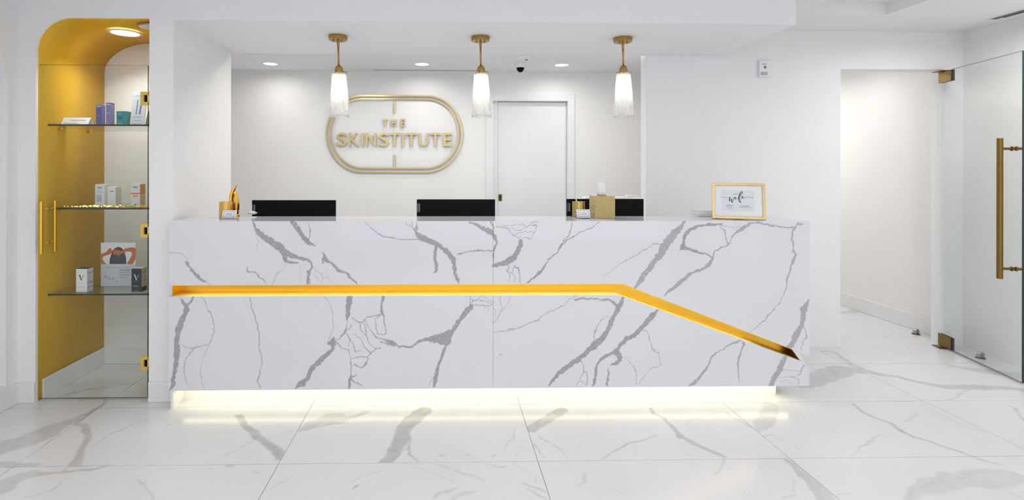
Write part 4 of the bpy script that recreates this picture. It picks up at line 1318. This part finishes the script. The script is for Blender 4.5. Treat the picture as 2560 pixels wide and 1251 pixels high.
YS0, YS1 = 3.262, 3.76
SHELVES = []
for py, lb in ((313, 'top glass shelf in the niche, holding purple and teal cartons'), (522, 'middle glass shelf in the niche, strewn with gold nuggets'), (737, 'lowest glass shelf in the niche, holding a poster')):
    zz = P(240, py, Y=YS0).z
    SHELVES.append(zz + 0.005)
    th = thing('glass_shelf', lb, 'shelf', (NX0, YS0, zz), group='glass shelves in the niche')
    MB().box(NX0 + .004, NX1 + .018, YS0 + .001, YS1, zz - 0.005, zz + 0.005).build('glass_plate', M_SHELF, th)
    MB().box(NX0 + .004, NX1 + .018, YS0 - .001, YS0 + .0008, zz - 0.005, zz + 0.005).build('front_edge', M_GEDGE, th)
    for yy in (YS0 + .09, YS0 + .36):
        MB().tube([(NX0 + .0005, yy, zz - 0.014), (NX0 + .022, yy, zz - 0.014)], 0.008, 12).build('shelf_peg', M_GOLD, th, smooth=40)
        MB().tube([(NX1 + .0195, yy, zz - 0.014), (NX1 - .002, yy, zz - 0.014)], 0.008, 12).build('shelf_peg', M_GOLD, th, smooth=40)

# ------------------------------------------------------------------ products on the shelves


def carton(name, label, cat, x0, x1, ytop, Y, depth, shelf, m_body, prints=(), group=None, rz=0.0, lid=None, yb_=None):
    """upright carton; x0, x1, ytop in photo pixels on the plane Y of its front face"""
    z0 = SHELVES[shelf] + 0.0005
    a, b = P(x0, ytop, Y=Y), P(x1, ytop, Y=Y)
    w, h = b.x - a.x, a.z - z0
    th = thing(name, label, cat, (a.x, Y, z0), rz, group)
    MB().box(0, w, 0, depth, 0, h if not lid else h * lid[1]).build('box', m_body, th, local=True, bevel=0.0008)
    if lid:
        MB().box(-.0005, w + .0005, -.0005, depth + .0005, h * lid[1], h).build('lid', lid[0], th, local=True, bevel=0.0008)
    for (u0, u1, v0, v1, mt, sd_) in prints:
        if sd_ == 'f':
            MB().box(u0 * w, u1 * w, -0.0006, -0.0001, v0 * h, v1 * h).build('print', mt, th, local=True)
        else:
            MB().box(w + .0001, w + .0006, u0 * depth, u1 * depth, v0 * h, v1 * h).build('print', mt, th, local=True)
    return th, w, h


YP = 3.36
z0 = SHELVES[0]
# tent card
a, b = P(150, 312, Y=YP), P(219, 312, Y=YP)
ap, bp_ = P(160, 294, Y=YP + .03), P(225, 294, Y=YP + .03)
tc = thing('tent_card', 'white folded tent card lying low on the top glass shelf', 'card', (a.x, YP, z0))
h_ = ap.z - z0
w_ = b.x - a.x
MB().prism_x([(0, 0.0005), (0.002, 0.0005), (0.0315, h_ - .002), (0.061, 0.0005), (0.063, 0.0005), (0.0325, h_), (0.0305, h_)], 0.0, w_).build('card', M_PAPER, tc, local=True)
for (u0, u1, t0, t1, mt) in ((0.30, 0.86, 0.62, 0.70, M_MGREY), (0.10, 0.62, 0.24, 0.32, M_MGREY)):
    MB().add([(u0 * w_, .0305 * t0 - .0006, h_ * t0), (u1 * w_, .0305 * t0 - .0006, h_ * t0), (u1 * w_, .0305 * t1 - .0006, h_ * t1), (u0 * w_, .0305 * t1 - .0006, h_ * t1)], [(0, 1, 2, 3)]).build('print', mt, tc, local=True)
carton('slim_carton', 'shorter dark purple slim carton on the top shelf', 'carton', 240, 254.5, 262, YP, 0.035, 0, M_PURPLE, [(.1, .9, .9, .94, M_PAPER, 'f'), (.2, .6, .45, .5, M_LILAC, 'f')], 'cartons on the top glass shelf', lid=(M_LILAC, .955))
carton('slim_carton', 'taller lilac slim carton on the top shelf', 'carton', 265, 278, 257, YP, 0.035, 0, M_LILAC, [(.1, .9, .91, .95, M_PAPER, 'f'), (.2, .7, .53, .56, M_BPAPER, 'f'), (.3, .5, .08, .12, M_BPAPER, 'f')], 'cartons on the top glass shelf', lid=(M_PURPLE, .96))
carton('square_carton', 'squat teal carton on the top shelf', 'carton', 291, 316.5, 278, YP, 0.05, 0, M_TEAL, [(.1, .55, .42, .62, M_DTEAL, 'f'), (.15, .5, .8, .84, M_BPAPER, 'f'), (.1, .6, .1, .15, M_BPAPER, 'f')], 'cartons on the top glass shelf')
# leaning sign card on the top shelf
Y_ = YP + .01
q = [P(324, 312, Y=Y_), P(360, 312, Y=Y_), P(369, 229.5, Y=Y_ + .07), P(333.5, 229.5, Y=Y_ + .07)]
lc = thing('leaning_card', 'tall pale grey easel card with two pen pictures on the top shelf', 'card', (q[0].x, Y_, z0))
hh = q[2].z - z0
o0 = q[0].x


def lean(u, v, w=0.0):
    A = Vector((q[0].x, Y_, z0 + .0005)).lerp(Vector((q[1].x, Y_, z0 + .0005)), u)
    B = Vector((q[3].x, Y_ + .07, q[3].z)).lerp(Vector((q[2].x, Y_ + .07, q[2].z)), u)
    return A.lerp(B, v) + Vector((0, w, 0))


def lean_quad(u0, u1, v0, v1, w0, w1, tilt=0.0):
    c = [(u0, v0), (u1, v0), (u1 + tilt, v1), (u0 + tilt, v1)]
    return MB().add([lean(u, v, w0) for u, v in c] + [lean(u, v, w1) for u, v in c], [(3, 2, 1, 0), (4, 5, 6, 7), (0, 1, 5, 4), (1, 2, 6, 5), (2, 3, 7, 6), (3, 0, 4, 7)])


lean_quad(0, 1, 0, 1, 0, .004).build('card', M_BPAPER, lc)
MB().prism_x([(Y_ + .02, z0 + .0005), (Y_ + .10, z0 + .0005), (Y_ + .055, z0 + .10)], q[1].x - .006, q[1].x + .012).build('easel_foot', M_MGREY, lc)
lean_quad(.33, .40, .34, .76, -.0008, -.0002, .02).build('pen_print', M_GREY, lc)
lean_quad(.56, .66, .34, .82, -.0008, -.0002, .05).build('pen_print', M_PURPLE, lc)
for v0 in (.06, .16, .26, .88):
    lean_quad(.18, .72, v0, v0 + .02, -.0008, -.0002).build('print', M_LGREY, lc)
# middle shelf
pr = [(.25, .72, .82, .87, M_GREY, 'f'), (.25, .7, .70, .72, M_MGREY, 'f'), (.2, .8, .62, .64, M_MGREY, 'f'), (.25, .65, .52, .54, M_LGREY, 'f'), (.35, .65, .03, .06, M_INK, 'f')]
carton('white_carton', 'tallest white carton on the middle shelf', 'carton', 237.5, 261, 461, YP + .05, 0.06, 1, M_PAPER, pr + [(.15, .7, .2, .5, M_LGREY, 'f')], 'cartons on the middle glass shelf')
carton('white_carton', 'shortest white carton on the middle shelf', 'carton', 269, 289, 467.5, YP + .03, 0.06, 1, M_PAPER, [(.25, .75, .75, .79, M_GREY, 'f'), (.3, .6, .12, .14, M_LGREY, 'f')], 'cartons on the middle glass shelf')
carton('banded_carton', 'white carton with an orange band on the middle shelf', 'carton', 327.5, 350, 460, YP + .05, 0.06, 1, M_PAPER, [(0, 1, .54, .59, M_ORANGE, 'f'), (.25, .75, .82, .87, M_GREY, 'f'), (.4, .6, .04, .08, M_INK, 'f'), (.2, .8, .4, .5, M_PALEORANGE, 'f'), (0, 1, .55, .97, M_PALEORANGE, 's')], 'cartons on the middle glass shelf')
# gold nuggets strewn over the shelf
ng = MB()
zz = SHELVES[1]
for i in range(240):
    u = random.random()
    x = NX0 + 0.05 + (NX1 - NX0 - 0.04) * (u ** 0.7)
    y = random.uniform(YS0 + .01, YS0 + .13)
    s = random.uniform(0.004, 0.010)
    c = Vector((x, y, zz + s * .55))
    vv = [c + Vector((random.uniform(.7, 1.1) * s * dx, random.uniform(.7, 1.1) * s * dy, random.uniform(.5, .6) * s * dz)) for dx, dy, dz in ((1, 0, 0), (0, 1, 0), (-1, 0, 0), (0, -1, 0), (0, 0, 1), (0, 0, -1))]
    ng.add(vv, [(0, 1, 4), (1, 2, 4), (2, 3, 4), (3, 0, 4), (1, 0, 5), (2, 1, 5), (3, 2, 5), (0, 3, 5)])
o = ng.build('gold_nuggets', M_HINGE)
tag(o, 'glittering gold nuggets strewn over the middle glass shelf', 'nuggets', kind='stuff')
# lowest shelf: white carton, poster, black carton
vprint = [(.2, .8, .2, .22, M_LGREY, 'f')]
sidep = [(.05, .95, .78, .83, M_MGREY, 's'), (.05, .6, .5, .55, M_LGREY, 's'), (.05, .95, .35, .42, M_MGREY, 's'), (.05, .95, .17, .22, M_MGREY, 's')]


def v_carton(label, x0, x1, yt, Y, mb_, mtop, ink, sidem, extra):
    th, w, h = carton('serum_carton', label, 'carton', x0, x1, yt, Y, 0.058, 2, mb_, extra, 'cartons on the lowest glass shelf')
    MB().box(.001, w - .001, .001, .057, h + .0001, h + .0008).build('top_face', mtop, th, local=True)
    MB().box(w + .00005, w + .0003, .001, .057, .001, h - .001).build('side_face', sidem, th, local=True)
    g = MB()
    # serif V: thick left stroke, hairline right stroke
    def pt(u, v):
        return (u * w, -0.0012, v * h)
    for poly in ([(.27, .74), (.37, .74), (.53, .53), (.49, .49)], [(.49, .50), (.53, .53), (.68, .70), (.78, .745), (.66, .715)], [(.22, .745), (.42, .745), (.42, .735), (.22, .735)]):
        g.add([pt(*p_) for p_ in poly], [tuple(range(len(poly)))])
    g.build('letter', ink, th, local=True, recalc=False)
    return th


v_carton('white carton with a dark letter V on the lowest shelf', 190, 217.5, 673, YS0 + .045, M_PAPER, M_CHAR, M_INK, M_BPAPER, vprint + sidep)
v_carton('charcoal carton with a white letter V beside the niche hinge', 328.5, 354, 672, YS0 + .045, M_CHAR, M_PAPER, M_PAPER, M_BPAPER, [(.15, .75, .46, .47, M_GREY, 'f'), (.15, .72, .22, .27, M_GREY, 'f'), (.3, .65, .02, .05, M_GREY, 'f'), (0, 1, .001, .2, M_CHAR, 's'), (.05, .95, .45, .5, M_MGREY, 's'), (.05, .95, .8, .85, M_MGREY, 's')])
# poster card
Yq = YS0 + .20
z2_ = SHELVES[2]
a, b = P(252, 607, Y=Yq), P(340, 607, Y=Yq)
po = thing('poster_card', 'upright poster of hands washing dark hair on the lowest shelf', 'poster', (a.x, Yq, z2_))
wp, hp = b.x - a.x, a.z - z2_
MB().box(0, wp, 0, .003, .001, hp).build('card', M_BPAPER, po, local=True)
MB().box(-.04, wp, -.02, .05, 0.0003, .006).build('stand', M_ACRYL, po, local=True)


def z8(x, y):
    p_ = P(80 + x / 6.95, 580 + y / 6.95, Y=Yq)
    return (p_.x - a.x, p_.z - z2_)


def flat(name, pts, mt, lift):
    MB().add([(z8(*p_)[0], -lift, z8(*p_)[1]) for p_ in pts], [tuple(range(len(pts)))]).build(name, mt, po, local=True, recalc=False)


flat('photo_ground', [(1200, 565), (1200, 190), (1800, 190), (1800, 565)], M_PAPER, .0004)
flat('hair_print', [(1345, 560), (1350, 480), (1375, 400), (1400, 330), (1440, 285), (1490, 262), (1545, 272), (1590, 310), (1615, 370), (1635, 450), (1640, 560)], M_HAIR, .0008)
flat('arm_print', [(1200, 380), (1260, 365), (1300, 345), (1330, 300), (1365, 275), (1375, 300), (1400, 320), (1385, 370), (1340, 395), (1290, 410), (1235, 430), (1225, 470), (1260, 530), (1300, 562), (1200, 562)], M_SKIN, .0011)
flat('arm_print', [(1420, 330), (1450, 310), (1500, 318), (1570, 330), (1620, 290), (1700, 272), (1780, 275), (1800, 290), (1800, 470), (1750, 560), (1645, 560), (1690, 490), (1740, 400), (1735, 355), (1690, 340), (1630, 348), (1590, 370), (1540, 390), (1500, 432), (1490, 395), (1440, 400), (1405, 365)], M_SKIN, .0014)
for (x0, x1, y0, y1, mt) in ((1265, 1700, 612, 636, M_LGREY), (1520, 1700, 655, 680, M_MGREY), (1520, 1700, 700, 715, M_MGREY), (1520, 1700, 740, 758, M_MGREY), (1520, 1660, 785, 800, M_MGREY), (1540, 1700, 830, 842, M_LGREY), (1540, 1700, 880, 892, M_LGREY)):
    flat('print', [(x0, y1), (x0, y0), (x1, y0), (x1, y1)], mt, .0006)
for (x, y, r) in ((1280, 780, 20), (1340, 812, 20), (1408, 815, 20), (1468, 858, 14)):
    flat('dot_print', [(x + r * math.cos(t_), y + r * math.sin(t_)) for t_ in [2 * math.pi * i / 14 for i in range(14)]], M_MGREY, .0006)

# ------------------------------------------------------------------ things on the counter
ZT = z_top


def monitor(x0, x1, ytop, Y, rz, label):
    c = P((x0 + x1) / 2, ytop, Y=Y)
    w = (x1 - x0) / px_per_m((c.x, Y, 1.1))
    zt = c.z
    th = thing('monitor', label, 'monitor', (c.x, Y, 0.745), rz, 'monitors behind the counter')
    h = 0.325
    z1 = zt - 0.745
    zb0 = z1 - h
    hs = MB().box(-w / 2, w / 2, 0, 0.022, zb0, z1).box(-w * .36, w * .36, 0.004, 0.05, zb0 + .05, z1 - .06).build('housing', M_BLACK, th, local=True, bevel=0.002)
    MB().box(-w / 2 + .008, w / 2 - .008, 0.0222, 0.0230, zb0 + .02, z1 - .008).build('screen', M_BLACK, th, local=True)
    bd = MB().box(-w / 2 + .004, -w / 2 + .022, -0.0015, -0.0002, z1 - .085, z1 - .030).build('badge', M_STEEL, th, local=True)
    MB().box(-w / 2 + .006, -w / 2 + .020, -0.0018, -0.0014, z1 - .083, z1 - .032).build('badge_face', M_BLACK, bd, local=True)
    tx = MB()
    letter(tx, 'Lenovo', z1 - .080, z1 - .035, w / 2 - .018, w / 2 - .008, lambda u, v, ww: (-v, -0.0019 - ww, u), 0.0002)
    tx.build('badge_text', M_MGREY, bd, local=True, recalc=False)
    MB().box(-.035, .035, 0.05, 0.075, 0.01, zb0 + .16).build('stand_neck', M_BLACK, th, local=True, bevel=0.003)
    MB().box(-.12, .12, -0.03, 0.16, 0.001, 0.012).build('stand_base', M_BLACK, th, local=True, bevel=0.003)


monitor(631, 838, 501, 3.62, 0.012, 'black monitor back beside the gold sculpture')
monitor(1042, 1238, 499, 3.68, 0.004, 'black monitor back at the middle of the counter')
monitor(1417, 1610, 498, 3.70, -0.004, 'black monitor back behind the tissue box')
pa, pb = P(1462, 493, Y=3.89), P(1604, 493, Y=3.89)
pr_ = thing('printer', 'low white machine behind the monitor near the tissue box', 'printer', (pa.x, 3.93, 0.745))
MB().box(pa.x, pb.x, 3.885, 3.985, 0.746, pa.z).build('body', M_PLAST, pr_, bevel=0.012)
MB().box(pb.x - .10, pb.x - .02, 3.90, 3.96, pa.z, pa.z + .012).build('paper_guide', M_PLAST, pr_, bevel=0.004)


def card_holder(x0, x1, yt, yb0, Y, label):
    a, b = P(x0, yb0, Z=ZT), P(x1, yb0, Z=ZT)
    Y = a.y
    w = b.x - a.x
    h = P(x0, yt, Y=Y + .02).z - ZT
    th = thing('card_holder', label, 'card holder', (a.x, Y, ZT), group='business card holders')
    tl = 0.022

    def sl(u0, u1, v0, v1, w0, w1):
        return MB().add([(u * w, tl * v + ww, .0015 + v * h) for ww in (w0, w1) for u, v in ((u0, v0), (u1, v0), (u1, v1), (u0, v1))], [(3, 2, 1, 0), (4, 5, 6, 7), (0, 1, 5, 4), (1, 2, 6, 5), (2, 3, 7, 6), (3, 0, 4, 7)])
    sl(.06, .94, .05, 1.0, .002, .016).build('cards', M_PAPER, th, local=True)
    MB().box(0, w, -.012, .040, .0003, .0015).build('foot', M_ACRYL, th, local=True)
    sl(0, 1, 0, .40, -.004, -.002).build('front_lip', M_ACRYL, th, local=True)
    sl(0, 1, 0, .8, .017, .019).build('back_plate', M_ACRYL, th, local=True)
    for (u0, u1, v0, v1) in ((.14, .86, .86, .90), (.14, .86, .18, .22), (.14, .17, .20, .88), (.83, .86, .20, .88), (.34, .66, .62, .66), (.34, .66, .42, .46), (.30, .34, .44, .64), (.66, .70, .44, .64), (.36, .64, .52, .56)):
        sl(u0, u1, v0, v1, .0012, .0018).build('print', M_MGREY, th, local=True)


card_holder(551, 589, 527.5, 548, 3.12, 'white business card holder in front of the amber gold cup')
card_holder(1442, 1479, 525, 547, 3.12, 'white business card holder beside the woven tissue box')


def cup(px0, px1, ytop, ybot, label, mt, ribs, pen):
    b0, b1 = P(px0, ybot, Z=ZT), P(px1, ybot, Z=ZT)
    r = (b1.x - b0.x) / 2
    cx_, cy_ = (b0.x + b1.x) / 2, b0.y + r
    h = P((px0 + px1) / 2, ytop, Y=cy_).z - ZT
    th = thing('pen_cup', label, 'cup', (cx_, cy_, ZT), group='gold cups on the counter')
    n = 64
    rings = []
    for (rr, z) in ((0.98, 0.0006), (1.0, 0.004), (1.0, h - .002), (0.985, h), (0.93, h), (0.92, h - .003), (0.92, .008)):
        rings.append([(rr * r * (1 + (0.025 * math.cos(ribs * 2 * math.pi * k / n) if ribs and rr >= 0.98 else 0)) * math.cos(2 * math.pi * k / n), rr * r * (1 + (0.025 * math.cos(ribs * 2 * math.pi * k / n) if ribs and rr >= .98 else 0)) * math.sin(2 * math.pi * k / n), z) for k in range(n)])
    MB().loft(rings).build('vessel', mt, th, local=True, smooth=50)
    if pen:
        pe_ = thing('pen', 'white pen leaning in the fluted gold cup', 'pen', (cx_, cy_, ZT + .01))
        t1 = P(1440, 498, Y=cy_ - r * .5)
        t0_ = Vector((cx_ + r * .35, cy_ + .004, ZT + 0.012))
        MB().tube([t0_, t0_.lerp(t1, .96), t1], [0.0042, 0.0042, 0.003], 12).build('barrel', M_PLAST, pe_, smooth=40)
        MB().tube([t0_.lerp(t1, .62) + Vector((0, -.006, 0)), t0_.lerp(t1, .96) + Vector((0, -.006, 0))], 0.0012, 6).build('clip', M_PLAST, pe_)


cup(542, 574, 505, 545.5, 'smooth amber gold cup next to the gold sculpture', M_AMBER, 0, False)
cup(1435, 1466, 504, 544.5, 'fluted gold cup holding a white pen', M_OLIVEGOLD, 16, True)

# gold sculpture: two leaf-like lobes meeting round a slit
sb = P(584, 545, Z=ZT)
Ysc = sb.y + .10
sculp = thing('sculpture', 'polished gold abstract sculpture with a curved tip', 'sculpture', (P(584, 500, Y=Ysc).x, Ysc, ZT))


def lobe(name, pts):
    rings = []
    n = 18
    for (x, y, rx, ry) in pts:
        c = P(x, y, Y=Ysc)
        s_ = 1 / px_per_m((c.x, Ysc, c.z))
        rings.append([(c.x + rx * s_ * math.cos(2 * math.pi * k / n), Ysc + ry * s_ * math.sin(2 * math.pi * k / n), max(c.z, ZT + .0006)) for k in range(n)])
    MB().loft(rings).build(name, M_GOLD, sculp, smooth=True)


lobe('lobe', [(583.5, 541, 6, 9), (582, 532, 7, 11), (580.5, 515, 6, 12), (579.5, 500, 5, 12), (580, 488, 5.2, 11), (581.5, 480, 5, 9), (584.5, 474, 3.8, 6), (587.5, 469, 2.6, 4), (590, 465, 1.8, 2.6), (591.8, 462.8, 0.8, 1.2)])
lobe('lobe', [(589, 541, 5, 9), (591.5, 530, 5, 10), (593, 518, 4.4, 10), (593.2, 507, 3.6, 9), (592, 497, 3.2, 8), (589.5, 488, 3.2, 7), (586, 480, 3, 6)])
MB().loft([[(P(x, y, Y=Ysc).x + rx * math.cos(2 * math.pi * k / 20), Ysc + rx * .8 * math.sin(2 * math.pi * k / 20), z) for k in range(20)] for (x, y, rx, z) in ((586, 545, .030, ZT + .0005), (586, 545, .030, ZT + .010), (586, 545, .022, ZT + .016))]).build('base', M_GOLD, sculp, smooth=40)

# small crumpled paper near the first monitor
cpp = P(614, 541, Z=ZT)
cr = MB()
rc = random.Random(3)
vs_, n = [], 14
for j in range(9):
    ph = math.pi * j / 8
    for k in range(n):
        w_ = 2 * math.pi * k / n
        r_ = rc.uniform(.62, 1.08)
        vs_.append((cpp.x + .034 * r_ * math.sin(ph) * math.cos(w_), cpp.y + .12 + .022 * r_ * math.sin(ph) * math.sin(w_), ZT + .0125 - .0115 * math.cos(ph) * (r_ if j > 4 else 1)))
cr.add(vs_, [(j * n + k, j * n + (k + 1) % n, (j + 1) * n + (k + 1) % n, (j + 1) * n + k) for j in range(8) for k in range(n)])
o = cr.build('crumpled_tissue', M_TISSUE, smooth=True)
tag(o, 'small crumpled white tissue lying beside the first monitor', 'tissue')

# tissue box
a, b = P(1487, 546.5, Z=ZT), P(1538, 546.5, Z=ZT)
tbw = b.x - a.x
tbh = P(1512, 491, Y=a.y).z - ZT
tb = thing('tissue_box', 'square woven gold tissue box on the counter', 'tissue box', (a.x, a.y, ZT))
TB = woven('woven_gold')
MB().box(0, tbw, 0, tbw, 0.0005, tbh).build('cover', TB, tb, local=True, bevel=0.002)
MB().lathe([(0.03, 0), (0.03, .001), (0.0, .001)], (tbw / 2, tbw / 2, tbh), 20).build('opening', M_DARK, tb, local=True)
tsr = []
for (z, rx, ry, ph) in ((0.0, .026, .016, 0), (.02, .029, .014, .2), (.045, .026, .013, .35), (.065, .0225, .012, .5), (.078, .020, .009, .6), (.083, .016, .005, .6), (.084, .006, .002, .6)):
    tsr.append([(tbw / 2 - .004 + rx * math.cos(2 * math.pi * k / 28) * (1 + .05 * math.sin(5 * 2 * math.pi * k / 28 + ph)), tbw / 2 + ry * math.sin(2 * math.pi * k / 28) * (1 + .25 * math.cos(6 * 2 * math.pi * k / 28 + ph)), tbh + .001 + z) for k in range(28)])
ts = MB().loft(tsr).build('tissue', M_TISSUE, tb, local=True, smooth=True)
ts['label'] = 'white tissue pulled up'

# framed wifi sign
f0, f1 = P(1780.5, 547.5, Z=ZT), P(1915.5, 552.0, Z=ZT)
fw = (f1 - f0).length
fa = math.atan2(f1.y - f0.y, f1.x - f0.x)
fy = f0.y
tilt = math.radians(-13)
fh = (P(1777.5, 459, Y=f0.y + .045).z - ZT) / math.cos(tilt)
fr = thing('picture_frame', 'gold framed wifi sign standing on the counter', 'picture frame', (f0.x, f0.y, ZT + .0042), rot=(tilt, 0, fa))
bw = 0.015
MB().plate([(0, 0), (fw, 0), (fw, fh), (0, fh)], [[(bw, bw), (fw - bw, bw), (fw - bw, fh - bw), (bw, fh - bw)]], lambda u, v, w: (u, w, v), 0.016).build('frame', mat('pale_gold_frame', srgb(216, 190, 132), 0.36, 0.9, noise=0.03, nscale=12), fr, local=True, bevel=0.002)
MB().box(bw - .002, fw - bw + .002, 0.006, 0.012, bw - .002, fh - bw + .002).build('mat_board', M_PAPER, fr, local=True)
u0, u1, v0, v1 = .185 * fw, .80 * fw, .215 * fh, .80 * fh
pc = MB().box(u0, u1, 0.0052, 0.0058, v0, v1).build('print_sheet', mat('pale_print', srgb(224, 226, 231), 0.6, noise=0.01), fr, local=True)


def z5f(x, y):
    # zoom (1720,440) scale 9.62 -> frame coordinates
    u = ((1720 + x / 9.62) - 1779.0) / 135.5
    yt = 459 + 2.0 * u
    yb2 = 547.5 + 4.0 * u
    v = (yb2 - (440 + y / 9.62)) / (yb2 - yt)
    return u * fw, v * fh


def stroke(name, pts, mt, lift=.0046):
    """flat pen stroke through (x, y, width) points"""
    q_ = []
    for i in range(len(pts) - 1):
        p0 = pts[max(0, i - 1)]
        p1, p2 = pts[i], pts[i + 1]
        p3 = pts[min(len(pts) - 1, i + 2)]
        for k in range(6):
            t_ = k / 6
            q_.append([0.5 * ((2 * p1[j]) + (-p0[j] + p2[j]) * t_ + (2 * p0[j] - 5 * p1[j] + 4 * p2[j] - p3[j]) * t_ ** 2 + (-p0[j] + 3 * p1[j] - 3 * p2[j] + p3[j]) * t_ ** 3) for j in range(3)])
    q_.append(list(pts[-1]))
    g = MB()
    L_, R_ = [], []
    for i, p_ in enumerate(q_):
        a_, b_ = q_[max(0, i - 1)], q_[min(len(q_) - 1, i + 1)]
        d = Vector((b_[0] - a_[0], b_[1] - a_[1])).normalized()
        nrm = Vector((-d.y, d.x)) * p_[2] / 2
        ua, va = z5f(p_[0] + nrm.x, p_[1] + nrm.y)
        ub, vb = z5f(p_[0] - nrm.x, p_[1] - nrm.y)
        L_.append((ua, lift, va))
        R_.append((ub, lift, vb))
    n = len(q_)
    g.add(L_ + R_, [(i, i + 1, n + i + 1, n + i) for i in range(n - 1)])
    g.build(name, mt, pc, local=True, recalc=False)


M_SCRIPT = mat('script_ink', srgb(58, 58, 64), 0.6, noise=0.02)
stroke('script_stroke', [(985, 545, 7), (1025, 530, 13), (1005, 575, 22), (1000, 615, 20), (1020, 610, 10), (1060, 575, 16), (1055, 620, 24), (1065, 650, 22), (1090, 630, 10), (1110, 570, 12), (1100, 540, 10), (1125, 550, 8), (1150, 530, 18), (1143, 560, 20), (1155, 580, 12), (1190, 560, 8)], M_SCRIPT)
stroke('script_stroke', [(1190, 560, 8), (1240, 530, 10), (1300, 460, 14), (1325, 410, 16), (1300, 400, 14), (1265, 440, 22), (1240, 520, 26), (1235, 590, 24), (1255, 650, 18), (1275, 655, 12), (1285, 630, 10), (1255, 580, 8), (1290, 560, 8)], M_SCRIPT)
stroke('script_stroke', [(1290, 560, 8), (1325, 510, 18), (1322, 540, 20), (1335, 560, 12), (1370, 540, 9)], M_SCRIPT)
stroke('script_tail', [(780, 515, 7), (860, 535, 8), (940, 545, 8), (985, 545, 7)], M_GREY)
stroke('script_tail', [(1370, 540, 8), (1440, 530, 8), (1520, 540, 8), (1590, 555, 7)], M_GREY)
for (x0, x1, y0, y1, mt) in ((910, 1090, 720, 735, M_MGREY), (920, 1100, 765, 778, M_LGREY), (960, 1060, 795, 806, M_LGREY), (1172, 1177, 740, 800, M_LGREY), (1295, 1490, 735, 750, M_MGREY), (1240, 1540, 772, 785, M_LGREY), (1105, 1210, 440, 475, M_LGREY)):
    (ua, va), (ub, vb) = z5f(x0, y1), z5f(x1, y0)
    MB().box(ua, ub, 0.0046, 0.0050, va, vb).build('print', mt, pc, local=True)
MB().box(bw, fw - bw, 0.0030, 0.0036, bw, fh - bw).build('glazing', M_GLAZE, fr, local=True)
MB().add([(fw * .4, .0165, fh * .75), (fw * .6, .0165, fh * .75), (fw * .6, .075, .018), (fw * .4, .075, .018), (fw * .4, .0185, fh * .75), (fw * .6, .0185, fh * .75), (fw * .6, .077, .018), (fw * .4, .077, .018)],
         [(0, 1, 2, 3), (7, 6, 5, 4), (0, 4, 5, 1), (1, 5, 6, 2), (2, 6, 7, 3), (3, 7, 4, 0)]).build('easel_back', M_DARK, fr, local=True)
# white tray behind the frame
a, b = P(1736, 540, Z=ZT), P(1800, 540, Z=ZT)
tr_ = thing('document_tray', 'low white tray on the counter behind the wifi frame', 'tray', (a.x, a.y - .05, ZT))
MB().prism_y([(0, .006), (.02, .001), (.20, .001), (.20, .035), (0, .042)], 0, .10).build('tray_body', M_PLAST, tr_, local=True, bevel=0.003)
MB().box(.01, .19, -.0006, .0, .010, .013).build('tray_slot', M_LGREY, tr_, local=True)
